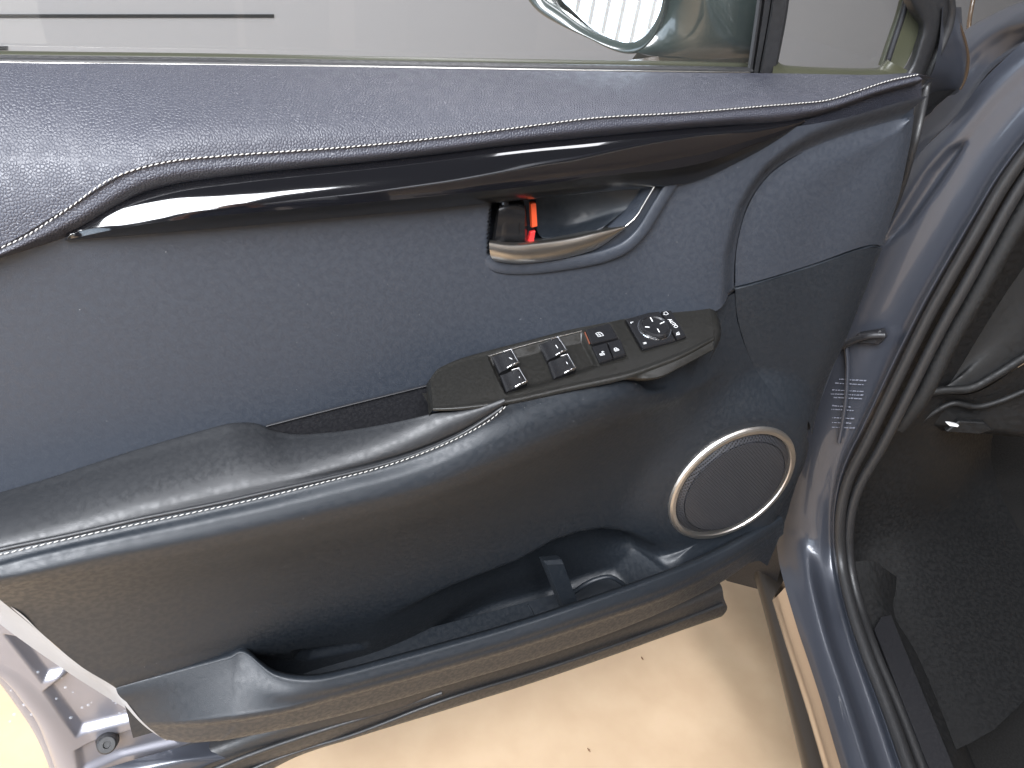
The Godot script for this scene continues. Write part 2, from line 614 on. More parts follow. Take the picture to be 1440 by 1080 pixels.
func door() -> void:
	thing("car_door", "open car door seen from inside, dark padded trim with white stitching and silver speaker ring", "car door", Vector3(0.25, 0.43, 0.0))
	var b: Mb
	# upper pad
	var pad := sheet("upper_pad", [
		p3([-1275,10807,-550,-761,10806,-550,-246,10811,-550,268,10813,-550,782,10813,-550,1297,10812,-550,1811,10812,-550,2326,10811,-550,2840,10810,-550,3355,10809,-550,3869,10809,-550,4384,10810,-550,4898,10813,-550,5413,10815,-550,5927,10814,-550,6441,10816,-550,6955,10843,-550]),
		p3([-1282,10764,-440,-770,10770,-440,-259,10784,-440,252,10796,-440,765,10798,-440,1278,10798,-440,1792,10798,-440,2305,10800,-440,2818,10801,-440,3331,10802,-440,3845,10803,-440,4358,10805,-440,4872,10809,-440,5385,10812,-440,5898,10812,-440,6411,10819,-440,6923,10849,-440]),
		p3([-1296,10679,-310,-789,10698,-310,-285,10730,-310,219,10761,-310,730,10767,-310,1241,10769,-310,1752,10772,-310,2263,10777,-310,2774,10782,-310,3285,10788,-310,3796,10791,-310,4307,10794,-310,4818,10801,-310,5330,10806,-310,5841,10809,-310,6350,10826,-310,6859,10861,-310]),
		p3([-1328,10488,-120,-830,10536,-120,-342,10610,-120,145,10681,-120,650,10699,-120,1157,10705,-120,1663,10713,-120,2169,10725,-120,2675,10740,-120,3180,10755,-120,3686,10764,-120,4193,10771,-120,4699,10782,-120,5205,10793,-120,5711,10802,-120,6213,10840,-120,6716,10888,-120]),
		p3([-1372,10222,45,-888,10311,45,-423,10443,45,43,10571,45,540,10604,45,1040,10616,45,1539,10632,45,2038,10654,45,2537,10681,45,3035,10709,45,3534,10728,45,4034,10738,45,4533,10755,45,5033,10774,45,5532,10793,45,6022,10861,45,6517,10925,45]),
		p3([-1416,9956,135,-945,10086,135,-503,10275,135,-59,10461,135,430,10510,135,923,10527,135,1416,10550,135,1907,10583,135,2399,10622,135,2890,10664,135,3382,10691,135,3875,10705,135,4367,10729,135,4860,10755,135,5352,10783,135,5832,10882,135,6317,10963,135]),
		p3([-1451,9743,170,-991,9906,170,-567,10142,170,-141,10373,170,342,10434,170,830,10456,170,1317,10484,170,1803,10526,170,2288,10575,170,2773,10627,170,3260,10661,170,3748,10679,170,4235,10708,170,4722,10740,170,5208,10775,170,5680,10898,170,6158,10993,170])], 120, 6, "leather")
	sheet("pad_roll", [
		p3([-1451,9743,170,-991,9906,170,-567,10142,170,-141,10373,170,342,10434,170,830,10456,170,1317,10484,170,1803,10526,170,2288,10575,170,2773,10627,170,3260,10661,170,3748,10679,170,4235,10708,170,4722,10740,170,5208,10775,170,5680,10898,170,6158,10993,170]),
		p3([-1460,9719,158,-998,9883,158,-571,10119,158,-143,10351,158,342,10412,158,832,10434,158,1321,10462,158,1810,10502,158,2297,10552,158,2785,10603,158,3274,10637,158,3764,10654,158,4253,10682,158,4742,10714,158,5231,10749,158,5705,10872,158,6185,10967,158]),
		p3([-1467,9709,172,-999,9861,172,-555,10060,172,-123,10290,172,364,10355,172,856,10384,172,1347,10415,172,1837,10456,172,2327,10505,172,2817,10549,172,3308,10582,172,3800,10605,172,4291,10631,172,4783,10656,172,5269,10715,172,5744,10844,172,6225,10947,172]),
		p3([-1479,9682,125,-1005,9826,125,-545,9997,125,-109,10225,125,381,10294,125,876,10328,125,1370,10361,125,1864,10402,125,2357,10450,125,2851,10488,125,3346,10521,125,3840,10548,125,4335,10571,125,4831,10591,125,5317,10667,125,5794,10802,125,6277,10911,125]),
		p3([-1485,9667,85,-1008,9806,85,-540,9961,85,-101,10188,85,391,10259,85,887,10296,85,1384,10330,85,1879,10372,85,2375,10418,85,2871,10453,85,3367,10486,85,3864,10516,85,4361,10537,85,4858,10554,85,5344,10640,85,5822,10778,85,6307,10890,85]),
		p3([-1553,9536,-120,-1055,9681,-120,-566,9843,-120,-108,10079,-120,406,10152,-120,924,10189,-120,1442,10224,-120,1959,10266,-120,2476,10313,-120,2994,10349,-120,3512,10382,-120,4030,10412,-120,4549,10432,-120,5068,10449,-120,5576,10539,-120,6075,10681,-120,6581,10798,-120])], 120, 5, "leather", pad)
	sheet("pad_band", [
		p3([4750,10626,60,4955,10619,60,5159,10631,60,5358,10677,60,5556,10729,60,5752,10786,60,5950,10836,60,6150,10882,60,6349,10927,60]),
		p3([4777,10576,50,4983,10568,50,5188,10580,50,5389,10626,50,5588,10678,50,5787,10735,50,5986,10785,50,6187,10831,50,6389,10876,50]),
		p3([4803,10525,40,5011,10516,40,5218,10528,40,5420,10574,40,5621,10626,40,5821,10683,40,6023,10733,40,6225,10779,40,6428,10824,40]),
		p3([4862,10430,10,5073,10420,10,5283,10432,10,5489,10477,10,5694,10530,10,5897,10587,10,6102,10638,10,6308,10683,10,6514,10728,10])], 30, 4, "leather", pad)
	stitches("stitching", p3([-1453,9736,170,-1145,9843,170,-843,9963,170,-568,10135,170,-295,10312,170,18,10399,170,342,10427,170,667,10443,170,992,10457,170,1317,10477,170,1642,10503,170,1966,10534,170,2290,10568,170,2613,10603,170,2937,10635,170,3262,10653,170,3588,10664,170,3913,10679,170,4238,10699,170,4563,10721,170,4888,10740,170,5212,10767,170,5527,10846,170,5842,10930,170,6163,10984,170]), 0.0036, "thread", pad)
	# gloss inlay
	var inlay := sheet("gloss_inlay", [
		p3([-624,9916,-15,-318,10110,-15,25,10217,-15,384,10264,-15,745,10292,-15,1106,10315,-15,1467,10341,-15,1828,10371,-15,2188,10406,-15,2549,10435,-15,2910,10459,-15,3271,10483,-15,3632,10505,-15,3994,10525,-15,4355,10542,-15,4717,10558,-15,5078,10576,-15]),
		p3([-624,9916,125,-318,10110,125,25,10217,125,384,10264,125,745,10292,125,1106,10315,125,1467,10341,125,1828,10371,125,2188,10406,125,2549,10435,125,2910,10459,125,3271,10483,125,3632,10505,125,3994,10525,125,4355,10542,125,4717,10558,125,5078,10576,125]),
		p3([-627,9911,117,-309,10058,183,41,10138,215,401,10173,234,763,10194,236,1124,10213,237,1486,10235,240,1847,10259,241,2209,10286,242,2570,10313,242,2931,10343,242,3293,10365,239,3654,10383,235,4015,10414,226,4372,10460,212,4728,10512,170,5080,10573,125]),
		p3([-629,9907,112,-303,10021,210,52,10082,249,413,10110,268,775,10126,270,1137,10142,273,1499,10161,277,1861,10181,280,2223,10203,281,2585,10227,280,2946,10261,281,3308,10283,277,3670,10297,268,4030,10336,254,4384,10403,229,4735,10479,181,5080,10571,125]),
		p3([-630,9905,110,-300,10006,219,56,10058,259,418,10082,275,780,10097,278,1143,10112,281,1505,10129,286,1867,10148,290,2229,10167,291,2591,10191,290,2952,10226,291,3314,10248,286,3677,10261,276,4036,10303,259,4389,10379,230,4738,10465,182,5081,10570,125])], 100, 8, "piano_black")
	sheet("inlay_lower_edge", [
		p3([-630,9905,110,-300,10006,219,56,10058,259,418,10082,275,780,10097,278,1143,10112,281,1505,10129,286,1867,10148,290,2229,10167,291,2591,10191,290,2952,10226,291,3314,10248,286,3677,10261,276,4036,10303,259,4389,10379,230,4738,10465,182,5081,10570,125]),
		p3([-634,9897,99,-285,9949,166,77,9980,191,441,9997,201,806,10010,203,1171,10024,205,1536,10040,208,1901,10056,210,2266,10073,211,2631,10094,210,2995,10120,211,3360,10137,208,3725,10149,202,4086,10192,191,4436,10292,173,4778,10410,143,5104,10562,108]),
		p3([-639,9888,80,-271,9893,80,97,9901,80,465,9912,80,832,9924,80,1200,9937,80,1567,9950,80,1935,9964,80,2302,9980,80,2670,9997,80,3037,10013,80,3405,10026,80,3773,10037,80,4136,10081,80,4482,10205,80,4819,10354,80,5126,10553,80]),
		p3([-639,9888,-120,-271,9893,-120,97,9901,-120,465,9912,-120,832,9924,-120,1200,9937,-120,1567,9950,-120,1935,9964,-120,2302,9980,-120,2670,9997,-120,3037,10013,-120,3405,10026,-120,3773,10037,-120,4136,10081,-120,4482,10205,-120,4819,10354,-120,5126,10553,-120])], 100, 6, "inlay_edge", inlay)
	# padded insert
	b = Mb.new()
	loft(b, [
		p3([-1435,9889,20,-1040,9922,20,-645,9954,20,-252,9997,20,142,10039,20,537,10073,20,932,10098,20,1328,10121,20,1723,10140,20,2119,10160,20,2514,10184,20,2909,10213,20,3304,10247,20,3698,10288,20,4090,10342,20,4478,10424,20,4862,10519,20,5255,10571,20,5646,10633,20,6031,10724,20,6421,10794,20]),
		p3([-1501,9648,20,-1109,9688,20,-716,9726,20,-322,9769,20,71,9810,20,466,9843,20,861,9870,20,1256,9891,20,1652,9905,20,2047,9920,20,2443,9940,20,2838,9966,20,3232,9999,20,3626,10041,20,4018,10095,20,4405,10176,20,4789,10268,20,5180,10323,20,5570,10389,20,5955,10479,20,6339,10559,20]),
		p3([-1567,9406,20,-1188,9463,20,-806,9514,20,-423,9565,20,-40,9614,20,344,9655,20,728,9691,20,1113,9718,20,1499,9735,20,1884,9754,20,2270,9778,20,2655,9809,20,3039,9850,20,3421,9901,20,3803,9963,20,4179,10050,20,4553,10147,20,4933,10214,20,5311,10291,20,5685,10389,20,6054,10487,20]),
		p3([-1633,9164,20,-1266,9238,20,-897,9304,20,-525,9364,20,-152,9420,20,221,9470,20,594,9516,20,969,9550,20,1344,9571,20,1720,9594,20,2095,9622,20,2469,9659,20,2843,9708,20,3215,9769,20,3585,9840,20,3951,9934,20,4315,10038,20,4683,10117,20,5049,10206,20,5412,10311,20,5765,10428,20]),
		p3([-1699,8923,20,-1345,9013,20,-988,9092,20,-626,9160,20,-264,9222,20,99,9281,20,462,9336,20,826,9376,20,1192,9399,20,1557,9425,20,1922,9457,20,2286,9499,20,2649,9555,20,3011,9624,20,3370,9704,20,3726,9804,20,4079,9913,20,4436,10003,20,4790,10104,20,5143,10216,20,5481,10350,20]),
		p3([-1765,8681,20,-1423,8785,20,-1077,8876,20,-726,8951,20,-373,9018,20,-20,9083,20,333,9146,20,688,9190,20,1043,9215,20,1399,9242,20,1754,9277,20,2109,9322,20,2463,9384,20,2814,9460,20,3163,9546,20,3509,9651,20,3853,9764,20,4199,9863,20,4541,9973,20,4884,10091,20,5207,10242,20]),
		p3([-1830,8439,20,-1500,8556,20,-1164,8655,20,-821,8734,20,-476,8804,20,-132,8873,20,212,8940,20,559,8986,20,906,9010,20,1254,9036,20,1601,9070,20,1948,9115,20,2293,9181,20,2635,9261,20,2976,9352,20,3313,9458,20,3649,9572,20,3985,9678,20,4318,9796,20,4652,9916,20,4962,10080,20]),
		p3([-1896,8198,20,-1571,8321,20,-1239,8425,20,-900,8503,20,-559,8571,20,-218,8639,20,123,8706,20,467,8749,20,812,8766,20,1157,8786,20,1502,8815,20,1846,8857,20,2187,8921,20,2526,9000,20,2864,9090,20,3198,9194,20,3531,9305,20,3863,9412,20,4192,9532,20,4522,9651,20,4824,9824,20]),
		p3([-1962,7956,20,-1637,8085,20,-1303,8191,20,-961,8266,20,-617,8330,20,-273,8395,20,71,8461,20,418,8499,20,766,8508,20,1114,8521,20,1462,8542,20,1810,8578,20,2154,8639,20,2496,8716,20,2836,8804,20,3173,8902,20,3509,9008,20,3843,9115,20,4174,9236,20,4506,9351,20,4807,9531,20]),
		p3([-2028,7714,20,-1699,7848,20,-1361,7958,20,-1013,8030,20,-662,8090,20,-312,8152,20,37,8216,20,391,8249,20,745,8251,20,1100,8256,20,1454,8270,20,1808,8300,20,2158,8358,20,2506,8433,20,2852,8518,20,3195,8612,20,3537,8712,20,3877,8820,20,4212,8941,20,4550,9053,20,4851,9239,20]),
		p3([-2094,7473,20,-1759,7613,20,-1415,7725,20,-1059,7795,20,-700,7851,20,-342,7911,20,15,7974,20,376,8003,20,739,7997,20,1102,7994,20,1465,8003,20,1826,8027,20,2185,8082,20,2540,8155,20,2894,8238,20,3245,8328,20,3595,8423,20,3941,8531,20,4283,8654,20,4629,8763,20,4933,8956,20])], 330, 12, false, 1)
	loft(b, [
		p3([4267,8722,80,4375,8755,80,4483,8787,80,4590,8824,80,4691,8873,80,4783,8938,80,4872,9008,80]),
		p3([4281,8691,70,4390,8725,70,4498,8757,70,4606,8793,70,4708,8842,70,4800,8908,70,4889,8978,70]),
		p3([4306,8658,45,4415,8692,45,4524,8724,45,4632,8761,45,4735,8810,45,4828,8877,45,4917,8947,45]),
		p3([4397,8573,-60,4508,8607,-60,4620,8640,-60,4730,8677,-60,4835,8728,-60,4930,8796,-60,5022,8868,-60])], 20, 3)
	lint("lint", b, 45, part("padded_insert", b, "vinyl"))
	b = Mb.new()
	loft(b, [
		p3([6420,10567,8,6229,10529,8,6039,10488,8,5850,10443,8,5662,10394,8,5475,10340,8,5293,10272,8,5120,10185,8,4966,10068,8,4863,9904,8,4817,9716,8,4817,9522,8,4841,9329,8,4892,9141,8,4951,8956,8]),
		p3([6398,10557,42,6264,10458,42,6098,10410,42,5932,10364,42,5767,10310,42,5603,10255,42,5444,10189,42,5294,10102,42,5161,9993,42,5068,9848,42,5021,9682,42,5015,9510,42,5032,9337,42,5069,9169,42,5117,9003,42]),
		p3([6404,10557,55,6345,10462,55,6270,10393,55,6196,10325,55,6125,10253,55,6053,10181,55,5982,10103,55,5912,10014,55,5849,9913,55,5805,9795,55,5784,9666,55,5782,9534,55,5789,9402,55,5800,9272,55,5815,9144,55]),
		p3([6409,10557,40,6426,10466,40,6442,10376,40,6461,10286,40,6483,10196,40,6504,10107,40,6520,10016,40,6530,9925,40,6537,9833,40,6541,9741,40,6546,9649,40,6549,9558,40,6546,9466,40,6531,9375,40,6513,9285,40]),
		p3([6542,10572,-40,6573,10479,-40,6603,10385,-40,6631,10291,-40,6656,10196,-40,6680,10101,-40,6703,10005,-40,6726,9910,-40,6747,9814,-40,6761,9717,-40,6771,9619,-40,6778,9521,-40,6785,9423,-40,6793,9325,-40,6801,9227,-40]),
		p3([6872,10497,-300,6904,10399,-300,6936,10301,-300,6965,10202,-300,6992,10103,-300,7017,10003,-300,7042,9903,-300,7066,9802,-300,7088,9702,-300,7103,9600,-300,7113,9497,-300,7120,9394,-300,7128,9291,-300,7137,9188,-300,7145,9086,-300])], 60, 6)
	loft(b, [
		p3([4951,8956,8,5117,9003,42,5815,9144,55,6513,9285,40,6801,9227,-40]),
		p3([4951,8947,-8,5117,8994,26,5815,9135,39,6513,9276,24,6801,9218,-56]),
		p3([4951,8947,-78,5117,8994,-44,5815,9135,-31,6513,9276,-46,6801,9218,-126])], 30, 3)
	part("upper_front_panel", b, "vinyl")
	b = Mb.new()
	loft(b, [
		p3([4961,8924,8,5023,8754,8,5098,8589,8,5187,8432,8,5283,8279,8,5384,8129,8,5489,7981,8,5597,7837,8,5710,7695,8,5827,7557,8,5946,7421,8,6068,7287,8,6191,7155,8,6316,7024,8,6442,6894,8]),
		p3([5128,8971,42,5192,8823,42,5259,8676,42,5338,8535,42,5425,8399,42,5517,8267,42,5613,8138,42,5713,8011,42,5814,7885,42,5915,7760,42,6017,7635,42,6121,7512,42,6227,7390,42,6334,7270,42,6443,7151,42]),
		p3([5822,9114,55,5857,8957,55,5894,8800,55,5938,8646,55,5984,8495,55,6031,8346,55,6080,8198,55,6129,8051,55,6177,7905,55,6225,7759,55,6278,7614,55,6335,7469,55,6396,7325,55,6458,7182,55,6521,7040,55]),
		p3([6516,9257,40,6522,9090,40,6529,8924,40,6537,8758,40,6543,8591,40,6546,8425,40,6546,8258,40,6545,8092,40,6540,7925,40,6536,7759,40,6538,7592,40,6549,7426,40,6565,7260,40,6582,7094,40,6598,6929,40]),
		p3([6805,9199,-40,6808,9026,-40,6810,8854,-40,6809,8681,-40,6807,8509,-40,6808,8336,-40,6807,8164,-40,6801,7991,-40,6786,7820,-40,6771,7648,-40,6770,7475,-40,6782,7303,-40,6799,7132,-40,6819,6961,-40,6837,6789,-40]),
		p3([7149,9056,-300,7153,8875,-300,7154,8694,-300,7153,8513,-300,7152,8332,-300,7153,8150,-300,7153,7969,-300,7146,7789,-300,7130,7608,-300,7115,7428,-300,7114,7247,-300,7126,7066,-300,7145,6886,-300,7166,6706,-300,7184,6526,-300])], 70, 8, false, 3)
	loft(b, [
		p3([4961,8933,-78,5128,8980,-44,5822,9123,-31,6516,9266,-46,6805,9208,-126]),
		p3([4961,8933,-8,5128,8980,26,5822,9123,39,6516,9266,24,6805,9208,-56]),
		p3([4961,8924,8,5128,8971,42,5822,9114,55,6516,9257,40,6805,9199,-40])], 30, 3)
	part("lower_front_panel", b, "plastic")
	slab("front_backing", p3([4622,10343,-90,5508,10548,-90,6521,10779,-90,6604,10558,-90,6750,10050,-90,6854,9201,-90,6869,8010,-90,6886,6720,-90,6166,6920,-90,4960,8771,-90]), Vector3(0, 0, -0.01), 0.0, "vinyl")
	# armrest
	var arm := sheet("armrest", [
		p3([-2007,7744,0,-1824,7783,0,-1641,7823,0,-1458,7861,0,-1274,7895,0,-1091,7933,0,-909,7977,0,-728,8021,0,-545,8062,0,-362,8100,0,-178,8135,0,6,8166,0,191,8191,-1,374,8158,7,525,8097,85,682,8102,183,854,8129,252,1027,8164,315,1198,8207,375,1369,8256,434,1537,8312,493,1705,8371,550,1881,8395,609,2064,8411,641,2249,8425,660]),
		p3([-2001,7809,26,-1819,7847,26,-1636,7886,26,-1454,7923,26,-1270,7956,26,-1087,7993,26,-906,8035,26,-724,8078,26,-542,8118,26,-359,8154,26,-176,8188,26,8,8218,26,193,8242,26,375,8211,33,527,8153,108,686,8158,202,857,8185,268,1030,8218,328,1202,8261,387,1372,8309,443,1541,8365,500,1709,8423,555,1884,8450,611,2066,8468,642,2250,8485,660]),
		p3([-1972,7875,165,-1791,7909,165,-1611,7942,165,-1430,7975,165,-1248,8002,165,-1067,8032,165,-886,8067,165,-706,8103,165,-525,8136,165,-344,8165,165,-162,8193,165,20,8217,165,203,8238,164,383,8216,171,541,8173,229,703,8179,302,875,8202,354,1048,8232,401,1221,8269,446,1392,8313,491,1561,8365,535,1729,8423,578,1901,8458,622,2076,8492,646,2252,8526,660]),
		p3([-1938,7935,350,-1759,7964,350,-1580,7992,350,-1401,8018,350,-1221,8038,350,-1042,8060,350,-863,8087,350,-685,8115,350,-506,8140,350,-326,8161,350,-146,8180,350,34,8198,350,214,8216,350,393,8204,354,556,8179,392,723,8186,441,896,8206,476,1070,8230,507,1243,8262,538,1415,8300,567,1585,8348,596,1752,8404,625,1921,8451,654,2089,8502,670,2255,8557,680]),
		p3([-1903,7956,535,-1726,7979,535,-1549,8002,535,-1372,8022,535,-1195,8035,535,-1017,8048,535,-840,8066,535,-663,8087,535,-486,8104,535,-308,8116,535,-130,8127,535,47,8139,535,225,8153,535,402,8153,537,572,8144,556,743,8153,581,917,8169,598,1092,8188,614,1266,8214,629,1438,8247,644,1609,8291,658,1776,8346,673,1941,8404,687,2102,8473,695,2258,8548,700]),
		p3([-1880,7937,637,-1704,7957,637,-1529,7976,637,-1353,7991,637,-1176,7999,637,-1000,8007,637,-824,8019,637,-648,8034,637,-472,8046,637,-296,8053,637,-120,8058,637,57,8066,637,233,8077,637,409,8084,638,583,8088,644,757,8097,652,932,8111,657,1107,8126,662,1281,8148,667,1454,8178,672,1625,8219,677,1793,8273,681,1955,8338,686,2110,8420,688,2261,8509,690]),
		p3([-1869,7927,660,-1694,7945,660,-1519,7962,660,-1344,7975,660,-1168,7981,660,-992,7986,660,-817,7996,660,-641,8009,660,-466,8018,660,-290,8022,660,-115,8024,660,61,8031,660,237,8041,660,412,8051,660,588,8060,660,763,8070,660,938,8082,660,1114,8096,660,1288,8116,660,1462,8144,660,1633,8184,660,1800,8237,660,1962,8306,660,2114,8393,660,2261,8490,660]),
		p3([-1869,7902,675,-1694,7920,675,-1519,7937,675,-1344,7950,675,-1168,7956,675,-992,7961,675,-817,7971,675,-641,7984,675,-466,7993,675,-290,7997,675,-115,7999,675,61,8006,675,237,8016,675,412,8026,675,588,8035,675,763,8045,675,938,8057,675,1114,8071,675,1288,8091,675,1462,8119,675,1633,8159,675,1800,8212,675,1962,8281,675,2114,8368,675,2261,8465,675])], 140, 6, "armrest_vinyl")
	cord("piping", p3([-1867,7919,685,-1692,7936,685,-1518,7953,685,-1343,7966,685,-1168,7972,685,-993,7976,685,-818,7986,685,-643,7998,685,-468,8007,685,-292,8010,685,-117,8013,685,58,8018,685,233,8028,685,408,8038,685,583,8046,685,758,8056,685,933,8068,685,1108,8081,685,1282,8101,685,1455,8129,685,1626,8168,685,1793,8222,685,1954,8290,685,2106,8377,685,2253,8473,685]), 0.0016, 0.0016, "armrest_vinyl", arm)
	stitches("stitching", p3([-1868,7901,712,-1692,7917,712,-1516,7933,712,-1340,7947,712,-1163,7959,712,-987,7969,712,-810,7978,712,-634,7984,712,-457,7988,712,-281,7992,712,-104,7997,712,73,8003,712,249,8011,712,425,8021,712,601,8036,712,777,8052,712,953,8067,712,1129,8083,712,1304,8108,712,1478,8142,712,1649,8186,712,1817,8238,712,1981,8304,712,2137,8387,712,2270,8503,712]), 0.0042, "thread", arm)
	var grip := sheet("grip_recess", [
		p3([469,8201,75,583,8215,75,698,8229,75,812,8243,75,927,8257,75,1041,8271,75,1155,8285,75,1270,8299,75,1384,8312,75,1499,8325,75,1613,8338,75,1728,8351,75,1842,8364,75]),
		p3([469,7701,95,583,7715,95,698,7729,95,812,7743,95,927,7757,95,1041,7771,95,1155,7785,95,1270,7799,95,1384,7812,95,1499,7825,95,1613,7838,95,1728,7851,95,1842,7864,95]),
		p3([472,7694,40,559,7673,112,657,7678,171,761,7694,216,867,7711,257,974,7732,295,1079,7756,333,1185,7784,370,1290,7813,407,1394,7844,443,1498,7877,479,1601,7913,515,1704,7951,550]),
		p3([472,8144,40,559,8123,112,657,8128,171,761,8144,216,867,8161,257,974,8182,295,1079,8206,333,1185,8234,370,1290,8263,407,1394,8294,443,1498,8327,479,1601,8363,515,1704,8401,550])], 40, 4, "dark_plastic", null, true)
	cord("recess_lip", p3([457,8203,85,572,8218,85,688,8234,85,803,8249,85,919,8263,85,1035,8278,85,1150,8292,85,1266,8306,85,1382,8320,85,1498,8333,85,1613,8347,85,1729,8361,85,1845,8374,85]), 0.0007, 0.0012, "dark_plastic", grip)
	# lower trim
	b = Mb.new()
	loft(b, [
		p3([-1874,7894,685,-1581,7926,685,-1287,7952,685,-993,7971,685,-699,7984,685,-404,7992,685,-109,8000,685,185,8012,685,479,8029,685,773,8056,685,1066,8082,685,1358,8122,685,1645,8189,685,1924,8283,685,2182,8422,686,2441,8530,657,2729,8531,593,3016,8537,528,3303,8546,464,3588,8571,393,3867,8628,315,4141,8694,232,4417,8747,143,4694,8807,63,4973,8880,0]),
		p3([-1874,7882,705,-1567,7911,705,-1261,7933,705,-953,7947,705,-646,7957,705,-338,7964,705,-30,7973,705,277,7985,705,584,8007,705,891,8033,705,1197,8057,705,1501,8105,705,1797,8188,705,2082,8303,705,2370,8413,706,2669,8481,702,2976,8499,687,3282,8490,662,3576,8429,607,3812,8267,494,4072,8177,367,4352,8215,249,4618,8326,143,4828,8535,68,5007,8778,10]),
		p3([-1617,7926,790,-1323,7896,790,-1028,7909,790,-732,7920,790,-436,7920,790,-140,7923,790,155,7932,790,451,7945,790,746,7963,790,1041,7984,790,1336,8011,791,1628,8058,790,1912,8138,786,2194,8226,780,2480,8302,775,2768,8368,764,3060,8408,741,3353,8409,700,3625,8326,624,3883,8230,517,4135,8147,387,4409,8137,276,4683,8182,178,4918,8331,90,5099,8554,20]),
		p3([-1550,7855,835,-1257,7835,835,-964,7845,835,-670,7848,835,-376,7842,835,-83,7841,835,211,7847,835,505,7856,835,798,7870,835,1092,7886,836,1385,7907,836,1675,7947,834,1962,8013,828,2247,8081,818,2533,8147,804,2820,8205,783,3109,8244,749,3398,8257,696,3677,8218,616,3943,8147,513,4201,8073,397,4475,8061,290,4748,8096,190,4980,8240,96,5155,8463,20]),
		p3([-1520,7787,820,-1227,7782,820,-934,7781,820,-642,7776,820,-349,7766,820,-56,7763,820,237,7765,820,530,7771,820,822,7782,820,1115,7797,821,1407,7819,822,1697,7856,818,1984,7915,810,2270,7976,797,2556,8035,779,2843,8089,755,3131,8130,720,3418,8151,671,3700,8129,596,3974,8079,503,4239,8014,398,4513,8003,296,4786,8036,198,5023,8170,102,5197,8390,20]),
		p3([-1509,7606,710,-1216,7596,722,-925,7558,720,-632,7533,720,-339,7516,720,-46,7508,720,248,7505,721,542,7506,721,836,7512,720,1129,7521,718,1423,7536,715,1715,7565,708,2004,7617,697,2292,7672,680,2581,7720,656,2869,7765,627,3158,7807,589,3445,7845,542,3732,7871,487,4018,7883,420,4299,7866,336,4579,7869,251,4860,7919,181,5108,8049,105,5271,8278,20]),
		p3([-1497,7336,580,-1204,7242,569,-901,7189,570,-596,7150,566,-290,7120,561,16,7096,556,324,7078,551,631,7065,544,938,7058,537,1246,7058,528,1553,7065,517,1860,7083,504,2166,7113,488,2471,7148,466,2775,7186,438,3078,7224,405,3382,7259,366,3684,7289,321,3987,7321,276,4290,7353,230,4591,7400,195,4892,7462,170,5191,7527,139,5489,7590,98,5785,7624,20]),
		p3([-1374,6789,460,-1050,6707,461,-719,6656,459,-386,6632,454,-52,6612,448,281,6594,439,615,6578,428,949,6563,415,1282,6547,398,1616,6535,380,1950,6530,360,2283,6534,339,2617,6545,315,2950,6562,289,3282,6583,259,3613,6603,222,3944,6625,178,4274,6666,146,4602,6728,126,4927,6807,118,5247,6903,122,5572,6981,115,5901,7031,90,6224,6968,48,6532,6848,0]),
		p3([-1198,6248,420,-873,6144,420,-532,6111,419,-190,6093,415,150,6059,402,488,6011,381,827,5967,359,1167,5930,339,1507,5898,319,1848,5875,299,2189,5864,278,2531,5864,257,2872,5870,235,3214,5884,212,3555,5894,187,3896,5890,158,4237,5892,132,4579,5914,121,4918,5958,120,5252,6031,127,5582,6122,139,5910,6219,141,6237,6318,130,6569,6355,60,6896,6358,-40]),
		p3([-1020,5877,410,-675,5880,412,-331,5879,405,9,5847,377,289,5665,298,599,5525,247,925,5421,211,1260,5346,189,1600,5291,172,1942,5258,159,2286,5264,151,2629,5291,147,2973,5305,137,3317,5294,116,3660,5277,92,4004,5276,80,4347,5308,91,4684,5368,124,4999,5482,199,5298,5636,270,5606,5784,300,5940,5866,282,6278,5872,228,6593,5769,138,6898,5642,40]),
		p3([-1011,5756,370,-643,5753,370,-281,5704,334,57,5584,257,311,5340,153,597,5120,84,918,4945,47,1267,4833,22,1629,4767,8,1995,4730,0,2363,4730,-5,2731,4757,-4,3098,4784,1,3466,4794,2,3833,4813,9,4189,4892,48,4495,5074,139,4772,5287,254,5053,5478,395,5391,5610,438,5751,5681,410,6112,5707,347,6444,5593,255,6705,5357,148,6956,5110,40]),
		p3([-1011,5056,370,-643,5053,370,-281,5004,334,57,4884,257,311,4640,138,597,4420,76,918,4245,43,1267,4133,20,1629,4067,8,1995,4030,0,2363,4030,-4,2731,4057,-4,3098,4084,1,3466,4094,1,3833,4113,8,4189,4192,43,4495,4374,139,4772,4587,254,5053,4778,395,5391,4910,438,5751,4981,410,6112,5007,347,6444,4893,255,6705,4657,148,6956,4410,40])], 300, 18, false, 2)
	lint("lint", b, 60, part("lower_panel", b, "plastic"))
	b = Mb.new()
